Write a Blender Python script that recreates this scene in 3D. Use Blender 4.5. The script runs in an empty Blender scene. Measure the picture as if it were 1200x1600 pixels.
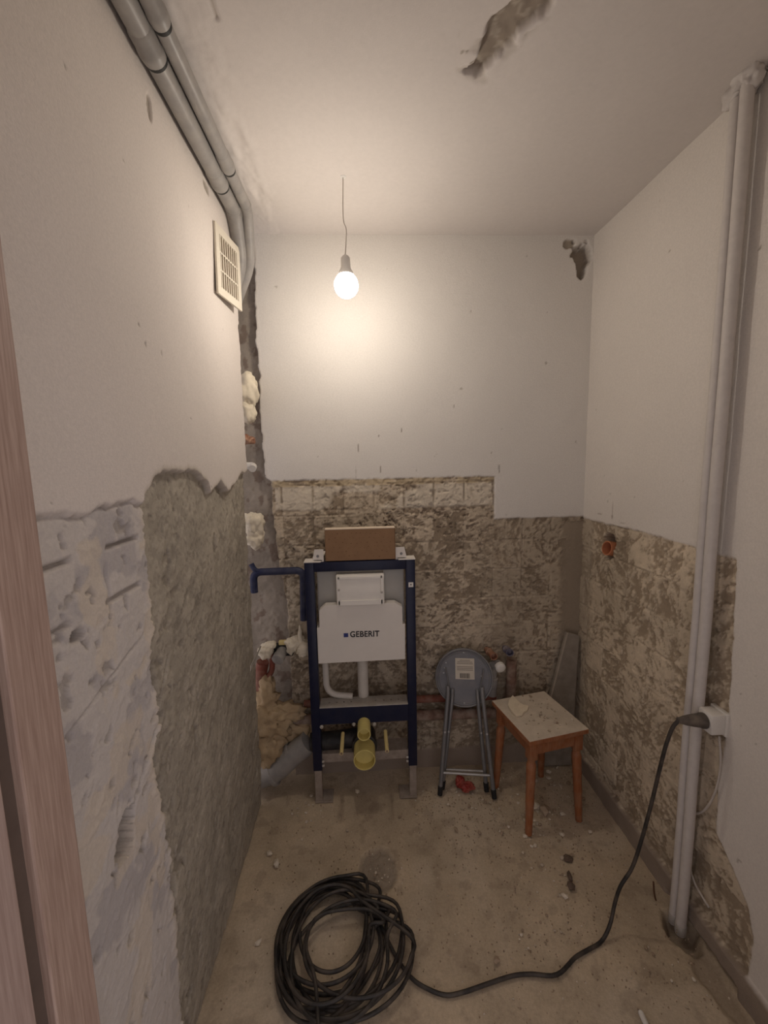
import bpy, bmesh, math, random
import numpy as np
from mathutils import Vector, Matrix, noise as mnoise

# ------------------------------------------------------------------ camera
SC = bpy.context.scene
COL = SC.collection
CF, YAW, PIT, ROL, HC = 655.524, 0.04769, 0.12733, -0.02051, 1.63839
_f = np.array([math.sin(YAW)*math.cos(PIT), math.cos(YAW)*math.cos(PIT), -math.sin(PIT)])
_r0 = np.array([math.cos(YAW), -math.sin(YAW), 0.0])
_u0 = np.cross(_r0, _f)
_r = math.cos(ROL)*_r0 + math.sin(ROL)*_u0
_u = -math.sin(ROL)*_r0 + math.cos(ROL)*_u0
cd = bpy.data.cameras.new('camera')
cam = bpy.data.objects.new('camera', cd)
COL.objects.link(cam)
cd.sensor_fit = 'HORIZONTAL'
cd.sensor_width = 36.0
cd.lens = CF/1200*36.0
cd.clip_start = 0.02
M = Matrix(((_r[0], _u[0], -_f[0], 0), (_r[1], _u[1], -_f[1], 0), (_r[2], _u[2], -_f[2], HC), (0, 0, 0, 1)))
cam.matrix_world = M
SC.camera = cam

def on(ax, val, px, py):
    """point where the line of sight of a photo pixel meets the plane coordinate[ax] = val"""
    d = _f*CF + _r*(px-600) - _u*(py-800)
    o = np.array([0, 0, HC])
    return Vector(o + d*((val-o[ax])/d[ax]))

# ------------------------------------------------------------------ world, exposure
W = bpy.data.worlds.new('daylight'); SC.world = W
W.use_nodes = True
bg = W.node_tree.nodes['Background']
bg.inputs[0].default_value = (0.88, 0.80, 0.83, 1)
bg.inputs[1].default_value = 0.62
SC.view_settings.view_transform = 'Standard'
SC.view_settings.look = 'None'
SC.view_settings.exposure = 0.48
SC.view_settings.gamma = 1.0
SC.view_settings.use_curve_mapping = False
BULB = 76.0            # radiance of the globe
BULB_COL = (1.0, 0.90, 0.785)

# ------------------------------------------------------------------ room size
XL, XR, YB, ZC = -0.511, 1.104, 2.044, 2.645
YD = 0.483             # room side of the door frame
XJ = -0.365            # left reveal of the doorway

# ------------------------------------------------------------------ materials
MATS = {}
def mat(name, color, rough=0.7, var=0.0, vscale=30, bump=0.0, bscale=120, metal=0.0, stretch=None, color2=None, spec=0.3, dust=None, dust_amt=0.5):
    m = bpy.data.materials.new(name); m.use_nodes = True
    nt = m.node_tree; N = nt.nodes; L = nt.links
    b = N['Principled BSDF']
    b.inputs['Roughness'].default_value = rough
    b.inputs['Metallic'].default_value = metal
    b.inputs['Specular IOR Level'].default_value = spec
    b.inputs['Base Color'].default_value = (*color, 1)
    tc = N.new('ShaderNodeTexCoord')
    vec = tc.outputs['Object']
    if stretch:
        mp = N.new('ShaderNodeMapping'); mp.inputs['Scale'].default_value = stretch
        L.new(vec, mp.inputs['Vector']); vec = mp.outputs['Vector']
    if var > 0 or color2:
        n = N.new('ShaderNodeTexNoise'); n.inputs['Scale'].default_value = vscale
        n.inputs['Detail'].default_value = 6; n.inputs['Roughness'].default_value = 0.65
        L.new(vec, n.inputs['Vector'])
        r = N.new('ShaderNodeValToRGB')
        c2 = color2 if color2 else tuple(min(1, c*(1+var)) for c in color)
        c1 = color if color2 else tuple(c*(1-var) for c in color)
        r.color_ramp.elements[0].position = 0.32; r.color_ramp.elements[0].color = (*c1, 1)
        r.color_ramp.elements[1].position = 0.68; r.color_ramp.elements[1].color = (*c2, 1)
        L.new(n.outputs['Fac'], r.inputs['Fac'])
        outc = r.outputs['Color']
        if dust:                                   # settled plaster dust in blotches
            n3 = N.new('ShaderNodeTexNoise'); n3.inputs['Scale'].default_value = 22; n3.inputs['Detail'].default_value = 8
            L.new(tc.outputs['Object'], n3.inputs['Vector'])
            r3 = N.new('ShaderNodeValToRGB')
            r3.color_ramp.elements[0].position = 0.40; r3.color_ramp.elements[0].color = (0, 0, 0, 1)
            r3.color_ramp.elements[1].position = 0.70; r3.color_ramp.elements[1].color = (dust_amt,)*3+(1,)
            L.new(n3.outputs['Fac'], r3.inputs['Fac'])
            mx = N.new('ShaderNodeMixRGB'); mx.inputs['Color2'].default_value = (*dust, 1)
            L.new(r3.outputs['Color'], mx.inputs['Fac']); L.new(outc, mx.inputs['Color1'])
            outc = mx.outputs['Color']
        L.new(outc, b.inputs['Base Color'])
    if bump > 0:
        n2 = N.new('ShaderNodeTexNoise'); n2.inputs['Scale'].default_value = bscale; n2.inputs['Detail'].default_value = 5
        L.new(vec, n2.inputs['Vector'])
        bp = N.new('ShaderNodeBump'); bp.inputs['Strength'].default_value = bump; bp.inputs['Distance'].default_value = 0.004
        L.new(n2.outputs['Fac'], bp.inputs['Height']); L.new(bp.outputs['Normal'], b.inputs['Normal'])
    MATS[name] = m
    return m

def surface_mat(name, rough=0.92, fine=0.10, fscale=160, bump=0.35, bscale=260):
    """walls, floor and ceiling: coat colour is stored on the mesh, grain comes from noise"""
    m = bpy.data.materials.new(name); m.use_nodes = True
    nt = m.node_tree; N = nt.nodes; L = nt.links
    b = N['Principled BSDF']; b.inputs['Roughness'].default_value = rough; b.inputs['Specular IOR Level'].default_value = 0.15
    at = N.new('ShaderNodeAttribute'); at.attribute_name = 'coat'
    tc = N.new('ShaderNodeTexCoord')
    n = N.new('ShaderNodeTexNoise'); n.inputs['Scale'].default_value = fscale; n.inputs['Detail'].default_value = 6; n.inputs['Roughness'].default_value = 0.7
    L.new(tc.outputs['Object'], n.inputs['Vector'])
    mr = N.new('ShaderNodeMapRange'); mr.inputs['From Min'].default_value = 0.3; mr.inputs['From Max'].default_value = 0.7
    mr.inputs['To Min'].default_value = 1-fine; mr.inputs['To Max'].default_value = 1+fine
    L.new(n.outputs['Fac'], mr.inputs['Value'])
    mx = N.new('ShaderNodeVectorMath'); mx.operation = 'SCALE'
    L.new(at.outputs['Color'], mx.inputs[0]); L.new(mr.outputs['Result'], mx.inputs['Scale'])
    L.new(mx.outputs['Vector'], b.inputs['Base Color'])
    n2 = N.new('ShaderNodeTexNoise'); n2.inputs['Scale'].default_value = bscale; n2.inputs['Detail'].default_value = 4
    L.new(tc.outputs['Object'], n2.inputs['Vector'])
    bp = N.new('ShaderNodeBump'); bp.inputs['Strength'].default_value = bump; bp.inputs['Distance'].default_value = 0.002
    L.new(n2.outputs['Fac'], bp.inputs['Height']); L.new(bp.outputs['Normal'], b.inputs['Normal'])
    MATS[name] = m
    return m

surface_mat('wall_coat', fine=0.07)
surface_mat('ceiling_coat', fine=0.03, bump=0.15, fscale=60)
surface_mat('floor_coat', fine=0.13, fscale=120, bump=0.4)
mat('wood_frame', (0.30, 0.20, 0.155), 0.5, vscale=9, color2=(0.47, 0.345, 0.275), stretch=(30, 30, 1.1), bump=0.06, bscale=30)
mat('seal_brown', (0.13, 0.095, 0.075), 0.6, var=0.1)
mat('door_wood', (0.33, 0.235, 0.195), 0.5, vscale=8, color2=(0.45, 0.34, 0.29), stretch=(30, 30, 1.2))
mat('grey_pvc', (0.30, 0.285, 0.27), 0.42, var=0.08, vscale=14, dust=(0.48, 0.44, 0.39), dust_amt=0.35)
mat('rubber_black', (0.02, 0.02, 0.02), 0.6)
mat('pipe_paint', (0.60, 0.555, 0.52), 0.5, var=0.05, vscale=40, bump=0.1, bscale=60)
mat('white_plastic', (0.74, 0.71, 0.66), 0.4, var=0.03, vscale=20)
mat('vent_plastic', (0.74, 0.68, 0.57), 0.45, var=0.03)
mat('duct_brown', (0.34, 0.28, 0.21), 0.9)
mat('navy', (0.008, 0.011, 0.036), 0.38, var=0.1, vscale=25, dust=(0.05, 0.045, 0.05), dust_amt=0.15)
mat('blue_pipe', (0.020, 0.026, 0.070), 0.5, var=0.15, vscale=25, dust=(0.14, 0.135, 0.15), dust_amt=0.35)
mat('zinc', (0.50, 0.47, 0.43), 0.5, var=0.12, vscale=30, dust=(0.42, 0.36, 0.29), dust_amt=0.5, metal=0.3)
mat('dusty_bar', (0.32, 0.265, 0.22), 0.8, var=0.2, vscale=30)
mat('cistern', (0.46, 0.445, 0.405), 0.5, var=0.06, vscale=15, dust=(0.50, 0.45, 0.38), dust_amt=0.4)
mat('panel_white', (0.74, 0.695, 0.635), 0.6, var=0.02, vscale=20)
mat('cover_white', (0.80, 0.765, 0.70), 0.45, var=0.03, vscale=10)
mat('flush_white', (0.60, 0.56, 0.50), 0.45, var=0.05)
mat('letter_black', (0.012, 0.012, 0.014), 0.6)
mat('logo_blue', (0.035, 0.045, 0.19), 0.6)
mat('cap_yellow', (0.66, 0.55, 0.20), 0.45, var=0.06, vscale=30)
mat('rod_yellow', (0.68, 0.55, 0.25), 0.5, var=0.06)
mat('abs_black', (0.02, 0.02, 0.02), 0.5, var=0.2, dust=(0.2, 0.17, 0.14), dust_amt=0.3)
mat('cardboard', (0.27, 0.16, 0.088), 0.85, var=0.06, vscale=30)
mat('card_edge', (0.74, 0.62, 0.48), 0.85)
mat('print_brown', (0.15, 0.075, 0.04), 0.85)
mat('steel_grey', (0.20, 0.20, 0.205), 0.45, var=0.08, vscale=20, metal=0.35, dust=(0.33, 0.29, 0.25), dust_amt=0.25)
mat('seat_grey', (0.17, 0.172, 0.19), 0.5, var=0.05, vscale=12, dust=(0.30, 0.28, 0.26), dust_amt=0.3)
mat('chrome_worn', (0.42, 0.41, 0.40), 0.4, metal=0.5, var=0.1)
mat('paper', (0.60, 0.545, 0.46), 0.8, var=0.03)
mat('print_grey', (0.34, 0.30, 0.25), 0.8)
mat('print_dark', (0.06, 0.05, 0.045), 0.8)
mat('stool_wood', (0.25, 0.085, 0.034), 0.45, vscale=14, color2=(0.36, 0.14, 0.058), stretch=(9, 9, 1), dust=(0.40, 0.26, 0.17), dust_amt=0.3)
mat('stool_top', (0.62, 0.54, 0.44), 0.75, var=0.10, vscale=16, dust=(0.52, 0.44, 0.34), dust_amt=0.7)
mat('plaster_flake', (0.74, 0.64, 0.49), 0.9, var=0.06, vscale=40)
mat('crumb_pale', (0.66, 0.58, 0.47), 0.95, var=0.12, vscale=80)
mat('crumb_brown', (0.37, 0.28, 0.20), 0.95, var=0.2, vscale=80)
mat('crumb_dark', (0.14, 0.10, 0.075), 0.95, var=0.2, vscale=80)
mat('board_grey', (0.26, 0.225, 0.185), 0.85, var=0.12, vscale=20, dust=(0.40, 0.35, 0.29), dust_amt=0.4)
mat('board_edge', (0.43, 0.37, 0.30), 0.85, var=0.1)
mat('cable_black', (0.030, 0.027, 0.025), 0.45, var=0.2, vscale=30, dust=(0.15, 0.12, 0.095), dust_amt=0.5)
mat('plug_dusty', (0.09, 0.075, 0.065), 0.5, var=0.2, vscale=20, dust=(0.33, 0.27, 0.21), dust_amt=0.6)
mat('foam', (0.72, 0.62, 0.42), 0.85, var=0.10, vscale=35, bump=0.4, bscale=80)
mat('foam_pale', (0.78, 0.70, 0.55), 0.8, var=0.06, vscale=35, bump=0.3, bscale=80)
mat('foam_old', (0.38, 0.27, 0.155), 0.9, color2=(0.52, 0.395, 0.245), vscale=11, bump=0.5, bscale=60)
mat('red_oxide', (0.20, 0.058, 0.037), 0.65, var=0.18, vscale=30, dust=(0.36, 0.28, 0.21), dust_amt=0.4)
mat('pipe_rust', (0.20, 0.12, 0.088), 0.75, var=0.25, vscale=30, dust=(0.42, 0.34, 0.27), dust_amt=0.85)
mat('copper', (0.36, 0.17, 0.105), 0.5, var=0.2, vscale=50, metal=0.3, dust=(0.42, 0.33, 0.24), dust_amt=0.5)
mat('blue_fit', (0.10, 0.095, 0.15), 0.5, var=0.1, dust=(0.42, 0.35, 0.28), dust_amt=0.5)
mat('orange_pvc', (0.50, 0.20, 0.10), 0.55, var=0.1, vscale=25)
mat('red_plastic', (0.30, 0.035, 0.025), 0.45, var=0.15, vscale=30, dust=(0.4, 0.28, 0.2), dust_amt=0.3)
mat('wire_white', (0.55, 0.50, 0.45), 0.6, var=0.05)
mat('wire_rust', (0.12, 0.055, 0.03), 0.8, var=0.1)
mat('lamp_cap', (0.78, 0.76, 0.72), 0.5)
mg = bpy.data.materials.new('lamp_globe'); mg.use_nodes = True
_b = mg.node_tree.nodes['Principled BSDF']
_b.inputs['Base Color'].default_value = (0.9, 0.9, 0.88, 1)
_b.inputs['Emission Color'].default_value = (*BULB_COL, 1)
_b.inputs['Emission Strength'].default_value = BULB
MATS['lamp_globe'] = mg

# ------------------------------------------------------------------ mesh helpers
OFF = {}
def tag(o, label=None, cat=None, group=None, kind=None):
    if label: o['label'] = label
    if cat: o['category'] = cat
    if group: o['group'] = group
    if kind: o['kind'] = kind
    return o

def thing(name, loc, label, cat, group=None):
    o = bpy.data.objects.new(name, None); COL.objects.link(o)
    o.empty_display_size = 0.05
    o.location = loc
    OFF[o.name] = Vector(loc)
    return tag(o, label, cat, group)

def link(name, me, parent, off):
    o = bpy.data.objects.new(name, me); COL.objects.link(o)
    if parent:
        o.parent = parent; OFF[o.name] = off
    else:
        o.location = off; OFF[o.name] = off
    return o

def build(name, bm, m, parent=None, smooth=False, label=None):
    """bmesh in world coordinates -> one mesh object (a part when it has a parent)"""
    if parent:
        off = OFF[parent.name]
    else:
        xs = [v.co for v in bm.verts]
        off = Vector(((min(c.x for c in xs)+max(c.x for c in xs))/2, (min(c.y for c in xs)+max(c.y for c in xs))/2, min(c.z for c in xs)))
    bmesh.ops.translate(bm, verts=bm.verts, vec=-off)
    bmesh.ops.recalc_face_normals(bm, faces=bm.faces)
    me = bpy.data.meshes.new(name); bm.to_mesh(me); bm.free()
    for mm in (m if isinstance(m, (list, tuple)) else [m]): me.materials.append(MATS[mm])
    if smooth:
        me.polygons.foreach_set('use_smooth', [True]*len(me.polygons))
        if smooth != 'all':
            me.set_sharp_from_angle(angle=math.radians(40))
    o = link(name, me, parent, off)
    if label: o['label'] = label
    return o

def NB(): return bmesh.new()

def box(bm, x0, x1, y0, y1, z0, z1, bevel=0.0, mtx=None, mi=0):
    r = bmesh.ops.create_cube(bm, size=1.0)
    vs = r['verts']
    for v in vs:
        v.co = Vector(((x0+x1)/2+v.co.x*(x1-x0), (y0+y1)/2+v.co.y*(y1-y0), (z0+z1)/2+v.co.z*(z1-z0)))
    fs = list({f for v in vs for f in v.link_faces})
    if bevel > 0:
        es = list({e for v in vs for e in v.link_edges})
        g = bmesh.ops.bevel(bm, geom=es, offset=bevel, segments=2, affect='EDGES', profile=0.5)
        vs = list({v for f in g['faces'] for v in f.verts} | {v for v in vs if v.is_valid})
        fs = list({f for v in vs for f in v.link_faces})
    if mtx: bmesh.ops.transform(bm, matrix=mtx, verts=vs)
    for f in fs: f.material_index = mi
    return vs

def ring(bm, c, ax, r, seg, up=None):
    ax = Vector(ax).normalized()
    a = (up if up is not None else (Vector((0, 0, 1)) if abs(ax.z) < 0.9 else Vector((1, 0, 0))))
    a = (a - ax*a.dot(ax)).normalized(); b = ax.cross(a)
    return [bm.verts.new(Vector(c)+a*r*math.cos(t)+b*r*math.sin(t)) for t in (2*math.pi*i/seg for i in range(seg))], a

def bridge(bm, r1, r2, mi=0):
    n = len(r1)
    for i in range(n):
        f = bm.faces.new((r1[i], r1[(i+1) % n], r2[(i+1) % n], r2[i])); f.material_index = mi

def lathe(bm, p0, ax, prof, seg=24, cap0=True, cap1=True, mi=0):
    """rings along an axis: prof = [(distance along the axis, radius), ...]"""
    ax = Vector(ax).normalized(); prev = None; up = None; first = None
    for d, r in prof:
        rg, up = ring(bm, Vector(p0)+ax*d, ax, max(r, 1e-4), seg, up)
        if prev: bridge(bm, prev, rg, mi)
        else: first = rg
        prev = rg
    if cap0: bm.faces.new(first[::-1]).material_index = mi
    if cap1: bm.faces.new(prev).material_index = mi

def cyl(bm, p0, p1, r, r1=None, seg=20, mi=0):
    d = Vector(p1)-Vector(p0)
    lathe(bm, p0, d, [(0, r), (d.length, r if r1 is None else r1)], seg, mi=mi)

def spline(pts, n=8):
    P = [Vector(p) for p in pts]; P = [P[0]*2-P[1]]+P+[P[-1]*2-P[-2]]
    out = []
    for i in range(1, len(P)-2):
        a, b, c, d = P[i-1], P[i], P[i+1], P[i+2]
        for k in range(n):
            t = k/n
            out.append(0.5*((2*b)+(c-a)*t+(2*a-5*b+4*c-d)*t*t+(3*b-a-3*c+d)*t**3))
    out.append(P[-2])
    return out

def tube(bm, path, r, seg=12, mi=0, cap=True):
    path = [Vector(p) for p in path]; prev = None; up = None
    for i, p in enumerate(path):
        t = (path[min(i+1, len(path)-1)]-path[max(i-1, 0)]).normalized()
        rr = r(i/(len(path)-1)) if callable(r) else r
        rg, up = ring(bm, p, t, rr, seg, up)
        if prev: bridge(bm, prev, rg, mi)
        elif cap: bm.faces.new(rg[::-1]).material_index = mi
        prev = rg
    if cap: bm.faces.new(prev).material_index = mi

def fillet(pts, rad, n=6):
    """polyline with rounded corners"""
    P = [Vector(p) for p in pts]; out = [P[0]]
    for i in range(1, len(P)-1):
        a, b, c = P[i-1], P[i], P[i+1]
        d1 = (a-b); d2 = (c-b); k = min(rad, d1.length*0.49, d2.length*0.49)
        s = b+d1.normalized()*k; e = b+d2.normalized()*k
        for j in range(n+1):
            t = j/n; out.append(s*(1-t)**2+b*2*t*(1-t)+e*t*t)
    out.append(P[-1])
    return out

def prism(bm, poly, vec, mi=0):
    vec = Vector(vec)
    a = [bm.verts.new(Vector(p)) for p in poly]; b = [bm.verts.new(Vector(p)+vec) for p in poly]
    bm.faces.new(a).material_index = mi; bm.faces.new(b[::-1]).material_index = mi
    bridge(bm, a, b, mi)

def pierced(bm, x0, x1, y0, y1, z0, z1, holes, r):
    """flat bar with a row of round holes through it"""
    hs = sorted(holes); cuts = [x0]+[(a+b)/2 for a, b in zip(hs, hs[1:])]+[x1]; cy = (y0+y1)/2
    for k, hx in enumerate(hs):
        a, b = cuts[k], cuts[k+1]
        rim = [(b, cy), (b, y1), (hx, y1), (a, y1), (a, cy), (a, y0), (hx, y0), (b, y0)]
        inn = [(hx+r*math.cos(t*math.pi/4), cy+r*math.sin(t*math.pi/4)) for t in range(8)]
        R = [[bm.verts.new((x, y, z)) for x, y in pts] for z in (z0, z1) for pts in (rim, inn)]
        bridge(bm, R[0], R[1]); bridge(bm, R[2], R[3]); bridge(bm, R[1], R[3]); bridge(bm, R[0], R[2])

def lump(bm, c, rad, amp, freq, seed=0, sub=4, mi=0):
    """knobbly ball of foam or plaster"""
    g = bmesh.ops.create_icosphere(bm, subdivisions=sub, radius=1.0)
    o = Vector((seed*7.3, seed*3.1, seed*5.7))
    for v in g['verts']:
        n = v.co.normalized(); w = Vector((n.x*rad[0], n.y*rad[1], n.z*rad[2]))
        q = w*freq+o
        k = 1+amp*(mnoise.fractal(q, 0.8, 2.1, 4)+0.5*abs(mnoise.noise(q*2.3)))
        v.co = Vector(c)+w*k

# ---------------------------------------------------------------- numpy noise
_tabs = {}
def vn(u, v, seed):
    if seed not in _tabs: _tabs[seed] = np.random.RandomState(seed).rand(256, 256)
    T = _tabs[seed]
    iu = np.floor(u).astype(int); iv = np.floor(v).astype(int)
    fu = u-iu; fv = v-iv
    fu = fu*fu*(3-2*fu); fv = fv*fv*(3-2*fv)
    a = T[iu & 255, iv & 255]; b = T[(iu+1) & 255, iv & 255]; c = T[iu & 255, (iv+1) & 255]; d = T[(iu+1) & 255, (iv+1) & 255]
    return (a*(1-fu)+b*fu)*(1-fv)+(c*(1-fu)+d*fu)*fv
def fbm(u, v, seed, oct=4, gain=0.55):
    s = 0; a = 1; t = 0
    for o in range(oct):
        s = s+a*vn(u*2**o+o*17.3, v*2**o+o*9.1, seed+o); t += a; a *= gain
    return s/t
def sst(a, b, x):
    t = np.clip((x-a)/(b-a), 0, 1); return t*t*(3-2*t)
def lerp(a, b, t):
    return a+(b-a)*t
def mixc(c1, c2, t):
    return c1*(1-t[..., None])+np.asarray(c2)*t[..., None]
def flat(c, shape):
    return np.ones(shape+(3,))*np.asarray(c)

def grid_obj(name, X, Y, Z, colr, m, flip=False, kind='structure', extra=None):
    nu, nv = X.shape
    co = np.stack([X, Y, Z], -1).reshape(-1, 3).astype(np.float32)
    idx = np.arange(nu*nv).reshape(nu, nv)
    q = np.stack([idx[:-1, :-1], idx[1:, :-1], idx[1:, 1:], idx[:-1, 1:]], -1).reshape(-1, 4)
    if flip: q = q[:, ::-1]
    cc = colr.reshape(-1, 3)
    me = bpy.data.meshes.new(name)
    me.vertices.add(len(co)); me.vertices.foreach_set('co', co.ravel())
    me.loops.add(q.size); me.loops.foreach_set('vertex_index', q.ravel().astype(np.int32))
    me.polygons.add(len(q)); me.polygons.foreach_set('loop_start', np.arange(0, q.size, 4, dtype=np.int32))
    me.polygons.foreach_set('use_smooth', np.ones(len(q), dtype=bool))
    me.update(calc_edges=True); me.validate()
    at = me.attributes.new('coat', 'FLOAT_COLOR', 'POINT')
    at.data.foreach_set('color', np.concatenate([np.clip(cc, 0, 1), np.ones((len(cc), 1))], 1).astype(np.float32).ravel())
    me.materials.append(MATS[m])
    o = bpy.data.objects.new(name, me); COL.objects.link(o)
    OFF[o.name] = Vector((0, 0, 0))
    if kind: o['kind'] = kind
    return o

PAINT = (0.70, 0.655, 0.61)
GLUE_L = (0.56, 0.47, 0.355)
GLUE_D = (0.325, 0.258, 0.185)
PIT_D = (0.235, 0.18, 0.13)

def glue(u, v, seed, pitch, u0, v0, cover, rough=1.0):
    """what is left of the tile bed: lighter smears of adhesive on darker render, tile imprints, pits.
    returns height (m, positive = proud) and colour"""
    wu = u+0.045*(fbm(u*7, v*7, seed+11, 3)-0.5); wv = v+0.045*(fbm(u*7, v*7, seed+15, 3)-0.5)
    cu = np.floor((u-u0)/pitch).astype(int); cv = np.floor((v-v0)/pitch).astype(int)
    rt = np.random.RandomState(seed+3).rand(64, 64)
    cell = rt[cu & 63, cv & 63]; cell2 = rt[(cu+31) & 63, (cv+17) & 63]
    ang = (cell2-0.5)*2.6
    su = wu*np.cos(ang)+wv*np.sin(ang); sv = -wu*np.sin(ang)+wv*np.cos(ang)
    n1 = fbm(su*34, sv*80, seed, 5, 0.68)
    n2 = fbm(wu*16, wv*16, seed+40, 4)
    f = 0.6*n1+0.4*n2+(cell-0.5)*0.16
    thr = 0.5-(cover-0.5)*0.30
    mask = sst(thr-0.03, thr+0.03, f)
    rid = 1-np.abs(2*fbm(wu*34, wv*34, seed+60, 3)-1)
    rid = sst(0.86, 0.99, rid)
    fu = np.abs(((u-u0)/pitch)-np.round((u-u0)/pitch))*pitch; fv = np.abs(((v-v0)/pitch)-np.round((v-v0)/pitch))*pitch
    jn = fbm(u*9, v*9, seed+70, 3)
    joint = np.maximum(1-sst(0.0015, 0.005, fu+0.004*(jn-0.5)), 1-sst(0.0015, 0.005, fv+0.004*(jn-0.5)))*sst(0.44, 0.56, fbm(u*5, v*5, seed+73, 3))
    lip = np.maximum(np.exp(-((fu-0.006)/0.003)**2), np.exp(-((fv-0.006)/0.003)**2))*sst(0.5, 0.6, fbm(u*6, v*6, seed+77, 3))
    pit = sst(0.625, 0.68, fbm(wu*52, wv*80, seed+80, 4, 0.62))*rough*sst(0.40, 0.58, fbm(u*6, v*6, seed+84, 3))
    grain = fbm(u*90, v*90, seed+90, 3)-0.5
    h = mask*0.0035+rid*0.0022*rough+lip*0.003-joint*0.005-pit*0.010+grain*0.0022*rough+(n2-0.5)*0.006*rough
    tone = (0.90+0.22*(fbm(u*4, v*4, seed+100, 3)-0.5)*2)[..., None]
    c = mixc(flat(GLUE_D, u.shape), GLUE_L, mask)
    fl = sst(0.60, 0.66, fbm(wu*42, wv*60, seed+120, 4))*rough
    c = mixc(c, np.asarray(GLUE_L)*1.28, fl*0.6)
    dkp = sst(0.54, 0.68, fbm(wu*30, wv*36, seed+130, 5, 0.65))
    c = mixc(c, np.asarray(GLUE_D)*0.68, dkp*0.55*rough)
    c = mixc(c, PIT_D, pit*0.85)
    return h, c*tone

def paint(u, v, seed, c=PAINT):
    s = u.shape
    h = (fbm(u*5, v*5, seed, 3)-0.5)*0.004+(fbm(u*30, v*30, seed+5, 2)-0.5)*0.0007
    col = flat(c, s)*(1+0.07*(fbm(u*3, v*3, seed+8, 4)-0.5))[..., None]
    ch = sst(0.885, 0.90, fbm(u*38, v*26, seed+20, 3, 0.5))      # a few chips in the paint
    return h-ch*0.0015, mixc(col, (0.33, 0.29, 0.24), ch*0.7)

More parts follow.
